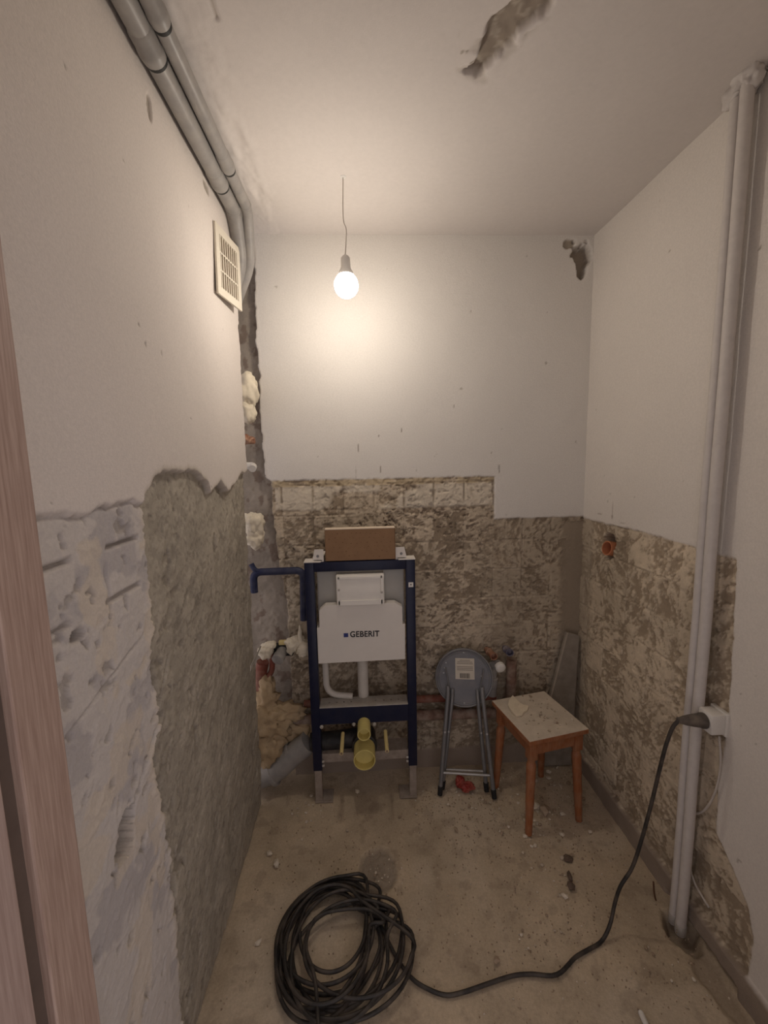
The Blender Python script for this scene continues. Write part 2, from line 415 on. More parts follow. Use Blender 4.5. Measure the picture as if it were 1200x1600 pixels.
# ================================================================== THE SETTING
# ---- left partition
def make_left():
    us = np.linspace(0, 1, 385); v = np.linspace(0, ZC, 662)
    zz = v[None, :]*np.ones((len(us), 1))
    yend = 1.878+0.030*(fbm(v*6, v*0+3.3, 201, 4)-0.5)*2+0.012*(fbm(v*40, v*0+1.3, 205, 3)-0.5)*2
    yend = np.where((v > 1.2), yend+0.015, yend)-0.03*sst(0.3, 0.0, v)
    ys = 0.40+us[:, None]*(yend[None, :]-0.40)
    h, c = paint(ys, zz, 210, (0.715, 0.655, 0.605))
    wig = (fbm(ys*30, zz*3, 215, 4)-0.5)
    # coat removed: lower near part
    topA = 1.548+0.020*(fbm(ys*14, ys*0, 216, 4)-0.5)*2
    # boundary between tile bed and the hacked part
    bz = [0.0, 0.17, 0.39, 0.64, 0.77, 0.90, 0.94, 0.985, 1.05, 1.10, 1.28, 1.43, 1.54, 1.7]
    by = [0.97, 0.966, 0.967, 0.978, 0.974, 0.945, 0.935, 0.985, 0.99, 0.972, 0.992, 0.998, 1.005, 1.01]
    yab = np.interp(zz, bz, by)+0.026*(fbm(zz*20, ys*6, 220, 5, 0.65)-0.5)*2
    arch_y = [0.99, 1.01, 1.055, 1.18, 1.31, 1.42, 1.434, 1.47, 1.537, 1.58, 1.64, 1.74, 1.807, 1.95]
    arch_z = [1.53, 1.562, 1.605, 1.620, 1.608, 1.574, 1.535, 1.55, 1.570, 1.535, 1.531, 1.56, 1.586, 1.60]
    topB = np.interp(ys, arch_y, arch_z)+0.014*(fbm(ys*26, ys*0+7, 222, 4)-0.5)*2
    inB = sst(-0.004, 0.004, ys-yab)*sst(-0.004, 0.004, topB-zz)
    inA = (1-sst(-0.004, 0.004, ys-yab))*sst(-0.003, 0.003, topA-zz)
    # tile bed A : pale grey adhesive with rows of tile joints
    wu = ys+0.05*(fbm(ys*12, zz*12, 230, 4, 0.65)-0.5); wv = zz+0.05*(fbm(ys*12, zz*12, 233, 4, 0.65)-0.5)
    sm = fbm(wu*9+wv*6, wv*12-wu*5, 236, 5)
    blot = sst(0.53, 0.60, fbm(wu*10, wv*8, 240, 4)); warm = sst(0.60, 0.66, fbm(wu*11, wv*11, 246, 3))
    rid = sst(0.88, 0.99, 1-np.abs(2*fbm(wu*20+wv*12, wv*20-wu*12, 250, 3)-1))
    cA = mixc(mixc(mixc(flat((0.62, 0.575, 0.535), ys.shape), (0.46, 0.43, 0.425), blot*0.7), (0.66, 0.58, 0.48), warm*0.7), (0.68, 0.63, 0.58), rid*0.0)
    hA = -0.007+0.007*(sm-0.5)+rid*0.0016-blot*0.0012+(fbm(ys*80, zz*80, 254, 3)-0.5)*0.0014
    jz = np.abs(zz-(1.473-0.002*ys)); jz2 = np.abs(zz-(1.362+0.01*(ys-0.69)))
    br = sst(0.42, 0.52, fbm(ys*16, zz*5, 256, 3))
    j = np.clip((1-sst(0.002, 0.007, jz))*br+(1-sst(0.002, 0.008, jz2))*br*0.8+(1-sst(0.001, 0.005, np.abs(ys-0.845)))*sst(1.30, 1.38, zz)*br*0.7+(1-sst(0.001, 0.004, np.abs(zz-1.205-0.25*(ys-0.8))))*br*0.35
                + (1-sst(0.001, 0.006, np.abs(zz-(0.905+0.85*(ys-0.86)))))*sst(0.80, 0.84, ys)*0.8, 0, 1)
    hA = hA-j*0.014; cA = mixc(cA, (0.38, 0.34, 0.30), j*0.85)
    hole = np.maximum(1-sst(0.7, 1.0, ((ys-0.815)/0.036)**2+((zz-0.865-0.5*(ys-0.815))/0.050)**2+2.2*(fbm(ys*45, zz*45, 330, 3)-0.5)), 1-sst(0.7, 1.0, ((ys-0.745)/0.022)**2+((zz-1.335)/0.011)**2+0.5*wig))
    hA = hA-hole*0.030; cA = mixc(cA, (0.36, 0.32, 0.275), hole)
    pt = sst(0.70, 0.74, fbm(ys*30, zz*30, 258, 3)); hA -= pt*0.006; cA = mixc(cA, (0.40, 0.36, 0.32), pt*0.7)
    wl = (1-sst(0.008, 0.030, yab-ys))*sst(0.45, 0.55, fbm(ys*10, zz*7, 262, 3)); cA = mixc(cA, (0.68, 0.60, 0.50), wl*0.6); hA += wl*0.004
    # hacked part B : rough grey render
    dB = wu*0.8+wv*0.6; eB = wv*0.8-wu*0.6
    r1 = fbm(dB*9, eB*30, 270, 5, 0.6); r2 = fbm(ys*14, zz*14, 276, 5, 0.6); r3 = fbm(ys*70, zz*70, 282, 3)
    hB = -0.020+0.006*(fbm(ys*6, zz*6, 277, 3)-0.5)*2+0.004*(r2-0.5)*2+0.0020*(r1-0.5)*2+0.0010*(r3-0.5)*2
    streak = sst(0.60, 0.68, r1)*sst(0.45, 0.6, fbm(ys*5, zz*5, 288, 3))
    pitB = sst(0.63, 0.69, fbm(wu*24, wv*24, 290, 4))*sst(0.46, 0.60, fbm(ys*6, zz*3, 294, 3))
    cB = flat((0.40, 0.36, 0.295), ys.shape)*(1+0.5*(r2-0.5))[..., None]
    cB = mixc(cB, (0.50, 0.45, 0.37), sst(0.55, 0.68, fbm(wu*16, wv*16, 298, 4))*0.6)
    cB = mixc(cB, (0.235, 0.21, 0.175), np.clip(streak*0.5, 0, 1)); cB = mixc(cB, (0.30, 0.265, 0.215), pitB*0.8)
    spk = sst(0.60, 0.66, fbm(ys*75, zz*75, 320, 3)); spl = sst(0.60, 0.66, fbm(ys*60, zz*60, 324, 3))
    cB = mixc(mixc(cB, (0.20, 0.175, 0.145), spk*0.35), (0.54, 0.485, 0.40), spl*0.35)
    hB = hB-pitB*0.005-streak*0.002-spk*0.0010+spl*0.0006
    crack = (1-sst(0.002, 0.010, np.abs(zz-(1.02+1.2*(ys-1.0))+0.02*wig)))*sst(0.985, 1.0, ys)*(1-sst(1.06, 1.10, ys))
    hB -= crack*0.014; cB = mixc(cB, (0.34, 0.30, 0.245), crack*0.8)
    # dark undercut along the seam of the two
    seam = np.exp(-((ys-yab-0.014)/0.014)**2)*sst(0.42, 0.50, fbm(zz*9, ys*0, 300, 3))*(zz < 1.15)
    hB -= seam*0.030; cB = mixc(cB, (0.34, 0.30, 0.245), seam*0.9)
    # dusty band near the floor
    h = lerp(h, hA, inA); c = mixc(c, cA, inA)
    h = lerp(h, hB, inB); c = mixc(c, cB, inB)
    edge = np.exp(-((zz-topA)/0.005)**2)*(1-sst(-0.004, 0.004, ys-yab)); c = mixc(c, (0.42, 0.37, 0.32), edge*0.6*sst(0.4, 0.55, fbm(ys*22, zz*2, 305, 3))); h -= edge*0.008
    rim = np.exp(-((zz-topB-0.007)/0.008)**2)*(ys > 1.0); c = mixc(c, (0.50, 0.44, 0.36), rim*0.6)
    nick = np.maximum(1-sst(0.6, 1.1, ((ys-1.20)/0.012)**2+((zz-2.523)/0.028)**2+1.5*wig), 1-sst(0.6, 1.1, ((ys-1.60)/0.03)**2+((zz-2.575)/0.022)**2+1.5*wig)); h -= nick*0.006; c = mixc(c, (0.38, 0.33, 0.27), nick*0.8)
    X = XL+h
    # turn the end of the partition round to its back
    T = 0.075
    ex = [X, X[-1:, :]-0.012, X[-1:, :]*0+XL-T*0.55, X[-1:, :]*0+XL-T, X[-1:, :]*0+XL-T]
    n5 = fbm(v*30, v*0+4, 310, 4)-0.5
    ey = [ys, ys[-1:, :]+0.010*n5, ys[-1:, :]-0.004+0.02*n5, ys[-1:, :]-0.008, ys[:1, :]]
    ez = [zz]+[zz[-1:, :]]*4
    ec = flat((0.36, 0.31, 0.25), (1, len(v)))
    cc = np.concatenate([c, mixc(c[-1:], (0.36, 0.31, 0.25), np.full((1, len(v)), 0.5)), ec, ec, ec], 0)
    return grid_obj('wall_left', np.concatenate(ex, 0), np.concatenate(ey, 0), np.concatenate(ez, 0), cc, 'wall_coat', flip=True)
make_left()

# ---- back wall with the open shaft at its left end
def make_back():
    x = np.linspace(-1.05, 1.13, 437); z = np.linspace(-0.02, ZC+0.02, 534)
    U, V = np.meshgrid(x, z, indexing='ij')
    h, c = paint(U, V, 400, (0.69, 0.655, 0.61))
    wig = fbm(U*32, V*32, 405, 4)-0.5
    wx = U+0.010*wig; wz = V+0.010*wig
    bed = np.clip(sst(0.003, -0.003, wz-1.540)*sst(0.003, -0.003, wx-0.648)+sst(0.003, -0.003, wz-1.327), 0, 1)
    g, gc = glue(U, V, 410, 0.149, 0.645, 1.516, 0.56)
    # smoother, paler towards the right; darker and rougher round the frame
    right = sst(0.45, 0.85, U)
    gs, gcs = glue(U, V, 440, 0.149, 0.645, 1.516, 0.66, 0.35)
    g = lerp(g, gs, right); gc = mixc(gc, gcs*0.90, right)
    # top row of imprints: pale squares of skim between darker joints
    row = sst(1.385, 1.40, V)*(1-sst(1.505, 1.515, V))*(U > -0.43)*(U < 0.645)
    pale = sst(0.36, 0.50, fbm(U*9, V*9, 455, 4))
    gc = mixc(gc, (0.66, 0.59, 0.48), row*pale*0.75); g = g+row*pale*0.003
    yel = sst(1.505, 1.512, V)*bed*sst(0.36, 0.5, fbm(U*12, V*30, 458, 3)); gc = mixc(gc, (0.51, 0.41, 0.265), yel*0.7); g = g+yel*0.003
    jt = (1-sst(0.002, 0.006, np.abs((U-0.645)/0.149-np.round((U-0.645)/0.149))*0.149+0.004*wig))*row*sst(0.40, 0.5, fbm(U*7, V*22, 459, 3)); gc = mixc(gc, GLUE_D, jt*0.6); g = g-jt*0.006
    jh = (1-sst(0.002, 0.006, np.abs(V-1.392)+0.004*wig))*(U < 0.645)*sst(0.42, 0.52, fbm(U*14, V*3, 461, 3)); gc = mixc(gc, GLUE_D, jh*0.4); g = g-jh*0.005
    jr = np.exp(-((U-0.640)/0.005)**2)*(V > 1.33)*bed*sst(0.42, 0.5, fbm(U*9, V*26, 463, 3)); gc = mixc(gc, GLUE_D, jr*0.85); g = g-jr*0.012
    # flat strip of render in the right corner
    strip = sst(0.985, 1.03, U+0.05*wig)*(V < 1.30)
    gc = mixc(gc, (0.30, 0.245, 0.185), strip*0.9); g = lerp(g, np.zeros_like(g)-0.001, strip)
    # strip of smooth concrete by the floor
    skirt = sst(0.105, 0.095, V+0.01*wig)
    gc = mixc(gc, (0.315, 0.255, 0.205), skirt); g = lerp(g, np.full_like(g, 0.012), skirt)
    h = lerp(h, g-0.008, bed); c = mixc(c, gc, bed)
    # hairline and drilled marks above the bed
    for mx, mz, hw, hh in ((-0.033, 1.575, 0.002, 0.035), (0.085, 1.585, 0.002, 0.018), (0.262, 1.59, 0.0022, 0.02), (0.288, 1.59, 0.0015, 0.016), (0.668, 1.575, 0.003, 0.022), (-0.02, 1.69, 0.003, 0.02), (0.08, 1.745, 0.004, 0.006), (0.19, 1.77, 0.002, 0.01)):
        mk = (1-sst(0.5, 1.2, np.abs(U-mx-0.003*wig)/hw))*(1-sst(0.7, 1.1, np.abs(V-mz)/hh)); c = mixc(c, (0.20, 0.165, 0.13), mk*0.8)
    ln = (1-sst(0.0006, 0.0022, np.abs(U+0.033)))*(V > 1.30)*(V < 1.95); c = mixc(c, (0.30, 0.26, 0.22), ln*0.4)
    # corner under the ceiling: soft stain
    # chiselled hole in the top right corner
    rr = np.maximum(np.abs(U-1.048)/np.maximum(np.interp(V, [2.445, 2.47, 2.53, 2.56, 2.60, 2.615], [0.001, 0.018, 0.036, 0.056, 0.058, 0.045]), 1e-3), np.abs(V-2.53)/0.085)+0.9*wig
    ho = sst(1.0, 0.7, rr); h -= ho*0.050; c = mixc(c, (0.32, 0.27, 0.215), ho)
    rr2 = ((U-0.985)/0.03)**2+((V-2.607)/0.020)**2+2*wig; ho2 = sst(1.0, 0.8, rr2)*(1-ho); h -= ho2*0.008; c = mixc(c, (0.36, 0.31, 0.25), ho2)
    # open shaft: concrete set back behind the torn plaster edge
    ez = [0, 0.9, 1.1, 1.39, 1.54, 1.56, 1.70, 1.88, 2.02, 2.11, 2.28, 2.55, 2.65]
    ex = [-0.40, -0.40, -0.425, -0.445, -0.445, -0.470, -0.475, -0.480, -0.472, -0.476, -0.478, -0.466, -0.476]
    xe = np.interp(V, ez, ex)+0.009*(fbm(V*28, U*4, 470, 4)-0.5)*2
    sh = sst(0.003, -0.003, U-xe)
    ns = fbm(U*12, V*9, 475, 5, 0.6); nf = fbm(U*60, V*60, 480, 3)
    cs = flat((0.275, 0.235, 0.19), U.shape)*(1+0.6*(ns-0.5))[..., None]
    cs = mixc(cs, (0.15, 0.105, 0.08), sst(0.57, 0.65, fbm(U*26, V*20, 484, 4))*0.7)
    rim = np.exp(-((U-xe-0.006)/0.005)**2)*(1-sh); c = mixc(c, (0.56, 0.50, 0.42), rim*0.5*(V > 1.5)); h += rim*0.002
    h = lerp(h, -0.040-0.035*sst(1.25, 1.05, V)+0.016*(ns-0.5)+0.006*(nf-0.5), sh); c = mixc(c, cs, sh)
    Y = YB-h
    return grid_obj('wall_back', U, Y, V, c, 'wall_coat')
make_back()

# ---- right wall
def make_right():
    y = np.linspace(0.40, 2.10, 341); z = np.linspace(-0.02, ZC+0.02, 480)
    U, V = np.meshgrid(y, z, indexing='ij')
    h, c = paint(U, V, 500, (0.715, 0.665, 0.61))
    wig = fbm(U*26, V*26, 505, 4)-0.5
    top = 1.322+0.004*np.sin(U*9)+0.008*wig
    bz = [0, 0.04, 0.06, 0.20, 0.30, 0.36, 0.42, 0.60, 0.80, 1.0, 1.2, 1.35]
    by = [0.96, 1.0, 1.015, 1.005, 1.03, 1.09, 1.155, 1.165, 1.150, 1.155, 1.163, 1.17]
    yb = np.interp(V, bz, by)+0.010*wig
    bed = sst(0.003, -0.003, V-top)*sst(-0.004, 0.004, U-yb)
    g, gc = glue(U, V, 520, 0.149, 1.98, 1.322, 0.62, 0.45)
    gc = gc*1.15
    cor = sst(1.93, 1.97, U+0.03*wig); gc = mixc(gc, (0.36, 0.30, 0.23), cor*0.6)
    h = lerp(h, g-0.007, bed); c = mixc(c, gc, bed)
    skirt = sst(0.085, 0.078, V+0.012*wig)
    c = mixc(c, flat((0.315, 0.255, 0.205), U.shape)*(1+0.3*(fbm(U*14, V*14, 530, 4)-0.5))[..., None], skirt); h = lerp(h, 0.010+0.004*wig, skirt)
    # dark gap along the floor near the pipes
    gap = sst(0.020, 0.012, V+0.01*wig)*sst(1.34, 1.30, U)*sst(1.02, 1.06, U); h -= gap*0.03
    # hole round the old drain
    rr = np.minimum(((U-1.822)/0.046)**2+((V-1.240)/0.040)**2, ((U-1.826)/0.040)**2+((V-1.205)/0.055)**2)+1.2*wig
    ho = sst(1.0, 0.75, rr); h -= ho*0.06; c = mixc(c, (0.32, 0.26, 0.20), ho)
    for my, mz, hw, hh in ((1.80, 1.385, 0.0012, 0.045), (1.80, 1.36, 0.007, 0.008), (1.90, 1.36, 0.02, 0.004), (1.72, 1.345, 0.03, 0.003)):
        mk = (1-sst(0.5, 1.2, np.abs(U-my)/hw))*(1-sst(0.6, 1.1, np.abs(V-mz-0.003*wig)/hh)); c = mixc(c, (0.36, 0.30, 0.25), mk*0.7)
    X = XR-h
    return grid_obj('wall_right', X, U, V, c, 'wall_coat', flip=True)
make_right()

# ---- floor
def make_floor():
    x = np.linspace(-1.05, 1.14, 438); y = np.linspace(0.28, 2.12, 369)
    U, V = np.meshgrid(x, y, indexing='ij')
    n = fbm(U*4, V*4, 600, 4); f = fbm(U*50, V*50, 606, 3); m2 = fbm(U*14, V*14, 610, 4)
    h = -0.006+0.010*(n-0.5)+0.003*(m2-0.5)+0.0022*(f-0.5)
    c = flat((0.50, 0.405, 0.29), U.shape)*(1+0.42*(n-0.5)+0.30*(m2-0.5))[..., None]
    c = mixc(c, (0.60, 0.505, 0.385), sst(0.5, 0.66, fbm(U*3, V*3, 616, 4))*0.6)
    c = mixc(c, (0.225, 0.17, 0.125), sst(0.60, 0.72, fbm(U*20, V*20, 620, 4))*0.28)
    # worn round patch with grit
    d = np.hypot((U-0.015)/0.085, (V-1.49)/0.115); w = 0.25*(fbm(U*30, V*30, 625, 4)-0.5)
    pt = sst(1.0, 0.72, d+w); c = mixc(c, (0.27, 0.225, 0.18), pt*0.75); h = h-pt*0.008+pt*0.010*(fbm(U*60, V*60, 630, 3)-0.5)
    rimp = np.exp(-((d+w-1.0)/0.10)**2); h += rimp*0.0018
    # hole where the risers go through
    d2 = np.hypot((U-1.058)/0.06, (V-1.21)/0.085)+0.6*(fbm(U*22, V*22, 635, 4)-0.5); hp = sst(1.0, 0.55, d2); h -= hp*0.060; c = mixc(c, (0.36, 0.29, 0.22), hp*0.9)
    d3 = np.hypot((U-1.06)/0.05, (V-1.05)/0.14)+0.6*(fbm(U*22, V*22, 640, 4)-0.5); hq = sst(1.0, 0.6, d3); h -= hq*0.010; c = mixc(c, (0.36, 0.29, 0.22), hq*0.6)
    return grid_obj('floor', U, V, h, c, 'floor_coat')
make_floor()

# ---- ceiling
def make_ceiling():
    x = np.linspace(-1.05, 1.14, 366); y = np.linspace(0.40, 2.12, 345)
    U, V = np.meshgrid(x, y, indexing='ij')
    wig = fbm(U*30, V*30, 705, 4)-0.5
    h = (fbm(U*4, V*4, 700, 3)-0.5)*0.005+(fbm(U*26, V*26, 702, 2)-0.5)*0.0008
    c = flat((0.70, 0.65, 0.61), U.shape)*(1+0.06*(fbm(U*3, V*3, 708, 4)-0.5))[..., None]
    # chased channel for a cable
    a = np.array([0.318, 1.232]); b = np.array([0.475, 0.905]); L = np.linalg.norm(b-a); t = (b-a)/L
    s = (U-a[0])*t[0]+(V-a[1])*t[1]; q = (U-a[0])*t[1]-(V-a[1])*t[0]
    wd = 0.017+0.020*sst(0.0, 0.12, s)+0.030*(fbm(s*22, q*0+2, 712, 4)-0.5)
    ch = sst(wd+0.003, wd-0.003, np.abs(q+0.02*wig+0.006*np.sin(s*40)))*sst(-0.01, 0.004, s+0.02*wig)
    h += ch*(0.022+0.016*wig); c = mixc(c, mixc(flat((0.31, 0.26, 0.21), U.shape), (0.42, 0.365, 0.30), sst(0.5, 0.6, fbm(U*40, V*40, 716, 3))), ch)
    nk = sst(0.66, 0.69, fbm(U*45, V*45, 720, 3))*np.exp(-((U-0.29)/0.05)**2-((V-1.21)/0.05)**2)*1.6; nk = np.clip(nk, 0, 1); c = mixc(c, (0.34, 0.29, 0.24), nk)
    halo = sst(wd+0.03, wd+0.006, np.abs(q+0.02*wig))*sst(-0.03, 0.0, s)*(1-ch)*sst(0.5, 0.58, fbm(U*30, V*30, 722, 3)); c = mixc(c, (0.52, 0.47, 0.41), halo*0.6); h += halo*0.003
    # trowelled filler beside the waste pipes
    fl = sst(-0.29, -0.36, U+0.03*(fbm(V*9, U*9, 725, 3)-0.5)*2); rg = fbm(U*30, V*11, 728, 4)
    h += fl*(rg-0.5)*0.014; crk = (1-sst(0.0012, 0.004, np.abs(U+0.315+0.10*(V-1.05)-0.012*np.sin(V*30)+0.012*wig)))*(V < 1.12)*(V > 0.7); h += crk*0.006; c = mixc(c, (0.48, 0.42, 0.36), crk*0.8)
    # lip of paint against the right wall
    return grid_obj('ceiling', U, V, ZC+h, c, 'ceiling_coat', flip=True)
make_ceiling()

# ---- wall with the doorway the picture was taken through
bm = NB()
box(bm, XL-0.09, XJ-0.030, 0.30, 0.465, -0.01, ZC+0.01)
box(bm, 0.665, XR+0.03, 0.30, 0.465, -0.01, ZC+0.01)
box(bm, XJ-0.030, 0.665, 0.30, 0.465, 2.17, ZC+0.01)
mat('front_plaster', (0.69, 0.645, 0.60), 0.9, var=0.03, vscale=4, bump=0.2, bscale=90)
o = build('wall_front', bm, 'front_plaster'); o['kind'] = 'structure'

door = bpy.data.objects.new('door_1', None); COL.objects.link(door); door.location = (XJ, 0.4, 0); OFF[door.name] = Vector((XJ, 0.4, 0)); door['kind'] = 'structure'
door['label'] = 'wood grain door frame with a dark brown seal'
def jamb(x0, x1, face):
    bm = NB(); box(bm, x0, x1, 0.420, YD, 0, 2.14, 0.002); build('jamb', bm, 'wood_frame', door)
    bm = NB(); box(bm, x0-(0 if face < 0 else -0.010), x1-(0.010 if face < 0 else 0), 0.396, 0.420, 0, 2.14); build('seal', bm, 'seal_brown', door, label='dark brown rubber seal')
    bm = NB(); box(bm, x0, x1, 0.270, 0.396, 0, 2.14, 0.002); build('jamb', bm, 'door_wood', door)
jamb(XJ-0.030, XJ, -1)
jamb(0.635, 0.665, 1)
bm = NB(); box(bm, XJ-0.030, 0.665, 0.270, YD, 2.14, 2.17, 0.002); build('lintel', bm, 'wood_frame', door)

# ================================================================== THINGS
# ---- waste pipes along the ceiling
def waste_pipe(x, z, r, bells, yb, tail, label):
    t = thing('waste_pipe', (x, 0.60, z-r), label, 'pipe', None)
    path = fillet([(x, 0.50, z), (x, yb, z)]+tail, 0.05, 6)
    bm = NB(); tube(bm, path, r, 20); build('pipe', bm, 'grey_pvc', t, True)
    for y in bells:
        bm = NB(); lathe(bm, (x, y-0.075, z), (0, 1, 0), [(0, r*1.0), (0.008, r*1.10), (0.045, r*1.10), (0.049, r*1.17), (0.060, r*1.17), (0.075, r*1.10)], 24); build('pipe_socket', bm, 'grey_pvc', t, True)
        bm = NB(); lathe(bm, (x, y-0.001, z), (0, 1, 0), [(0, r*1.09), (0.006, r*1.07), (0.012, r*1.02)], 24); build('gap_shadow_ring', bm, 'rubber_black', t, True, label='black ring standing in for the shadow gap at the socket end')  # black ring draws the shadow in the gap at the socket end
    bm = NB(); p = path[-9]; lathe(bm, (x, yb-0.045, z), (0, 1, 0), [(0, r*1.0), (0.004, r*1.08), (0.016, r*1.08), (0.020, r*1.0)], 24); build('elbow_collar', bm, 'grey_pvc', t, True)
waste_pipe(-0.475, 2.607, 0.0265, (1.165, 1.640), 1.815, [(-0.484, 1.900, 2.46), (-0.565, 1.950, 2.30), (-0.72, 1.965, 2.18)], 'thicker grey plastic waste pipe under the ceiling, next to the vent wall')
waste_pipe(-0.4265, 2.619, 0.0205, (1.095, 1.575), 1.815, [(-0.452, 1.915, 2.46), (-0.560, 1.995, 2.29), (-0.74, 2.01, 2.15)], 'thinner grey plastic waste pipe on the ceiling beside the thicker one')

# ---- vent grille
def vent():
    A = on(0, -0.509, 333, 345); B = on(0, -0.487, 371, 388); D = on(0, -0.503, 338, 457)
    B2 = on(0, -0.480, 376, 487)
    eu = ((B-A)+(B2-D))/2; ev = ((D-A)+(B2-B))/2
    w = eu.length; hgt = ev.length
    nrm = eu.cross(ev).normalized()
    if nrm.x < 0: nrm = -nrm
    P = lambda s, q, k=0.0: A+eu*s+ev*q+nrm*k
    t = thing('vent_grille', tuple(D), 'square cream plastic vent grille hanging crooked on the wall under the waste pipes', 'vent')
    def slab(bm, s0, s1, q0, q1, k0, k1):
        prism(bm, [P(s0, q0, k0), P(s1, q0, k0), P(s1, q1, k0), P(s0, q1, k0)], nrm*(k1-k0))
    bm = NB()
    for a in ((0, 1, 0, 0.12), (0, 1, 0.88, 1), (0, 0.14, 0.12, 0.88), (0.86, 1, 0.12, 0.88)): slab(bm, *a, 0.0, 0.007)
    bmesh.ops.remove_doubles(bm, verts=bm.verts, dist=1e-5)
    build('grille_frame', bm, 'vent_plastic', t)
    bm = NB(); slab(bm, 0.05, 0.95, 0.05, 0.95, -0.0045, 0.0005); build('backing', bm, 'duct_brown', t, label='brown plate standing in for the dark duct opening behind the slots')  # added sheet stands in for the dark open duct behind the slots
    n = 8
    for i in range(n):
        s = 0.14+0.72*(i+0.5)/n
        bm = NB(); slab(bm, s-0.013, s+0.013, 0.12, 0.88, 0.004, 0.006); build('slat', bm, 'vent_plastic', t)
    for q in (0.37, 0.63):
        bm = NB(); slab(bm, 0.14, 0.86, q-0.012, q+0.012, 0.004, 0.0058); build('crossbar', bm, 'vent_plastic', t)
vent()

# ---- bare bulb
def lamp():
    c = Vector(on(1, 1.64, 541, 446)); R = 0.044
    t = thing('pendant_bulb', (c.x, c.y, c.z-R), 'lit bare globe bulb hanging on a short wire from the ceiling', 'lamp')
    bm = NB(); bmesh.ops.create_uvsphere(bm, u_segments=32, v_segments=20, radius=R, matrix=Matrix.Translation(c)); build('globe', bm, 'lamp_globe', t, 'all')
    bm = NB(); lathe(bm, c+Vector((0, 0, 0.034)), (0, 0, 1), [(0, 0.030), (0.010, 0.027), (0.026, 0.0175), (0.060, 0.0165), (0.066, 0.012), (0.072, 0.004)], 20); build('lamp_holder', bm, 'lamp_cap', t, True)
    bm = NB(); tube(bm, spline([c+Vector((0, 0, 0.104)), c+Vector((0.006, 0.004, 0.19)), c+Vector((-0.004, 0.010, 0.235)), Vector((c.x, c.y+0.012, ZC+0.004))]), 0.0018, 8); build('wire', bm, 'wire_white', t, True)
    bm = NB(); lathe(bm, (c.x, c.y+0.012, ZC-0.012), (0, 0, 1), [(0.008, 0.005), (0.010, 0.010), (0.014, 0.012)], 16); build('ceiling_cap', bm, 'lamp_cap', t, True)
lamp()

# ---- risers at the right wall
for (px, r, lab) in ((1.2515, 0.0138, 'thinner painted riser pipe by the right wall, farther from the white socket'), (1.2165, 0.0163, 'thicker painted riser pipe standing right beside the white socket')):
    bm = NB(); tube(bm, [(1.065+0.0012*math.sin(k*1.3), px+0.0008*math.cos(k*1.7), -0.03+(ZC+0.03)*k/14) for k in range(15)], r, 20)
    o = build('riser_pipe', bm, 'pipe_paint', None, True); tag(o, lab, 'pipe')
    bm = NB(); lathe(bm, (1.065, px, -0.025), (0, 0, 1), [(0, r*1.10), (0.030, r*1.10), (0.032, r*1.01)], 20); build('floor_sleeve', bm, 'zinc', o, True, label='rusty steel floor sleeve')
bm = NB()
lump(bm, (1.080, 1.255, 2.632), (0.034, 0.040, 0.036), 0.5, 40, 3, 4)
lump(bm, (1.072, 1.222, 2.642), (0.034, 0.032, 0.036), 0.5, 40, 5, 4)
lump(bm, (1.090, 1.165, 2.662), (0.022, 0.04, 0.024), 0.5, 40, 6, 3)
build('plaster_collar', bm, 'pipe_paint', bpy.data.objects['ceiling'], 'all', label='lump of painted plaster round the risers')

# ---- socket, plug and cable
SX0 = XR-0.052
def socket():
    t = thing('wall_socket', (XR, 1.174, 0.764), 'white surface socket box on the right wall with a plug in it', 'socket')
    bm = NB(); box(bm, SX0, XR+0.006, 1.146, 1.2025, 0.766, 0.832, 0.006); build('socket_box', bm, 'white_plastic', t, True)
    bm = NB(); lathe(bm, (SX0-0.001, 1.174, 0.800), (1, 0, 0), [(0, 0.025), (0.003, 0.025)], 28); build('socket_well', bm, 'white_plastic', t)
    bm = NB(); box(bm, XR-0.009, XR+0.006, 1.141, 1.207, 0.761, 0.837, 0.003); build('back_plate', bm, 'white_plastic', t)
socket()

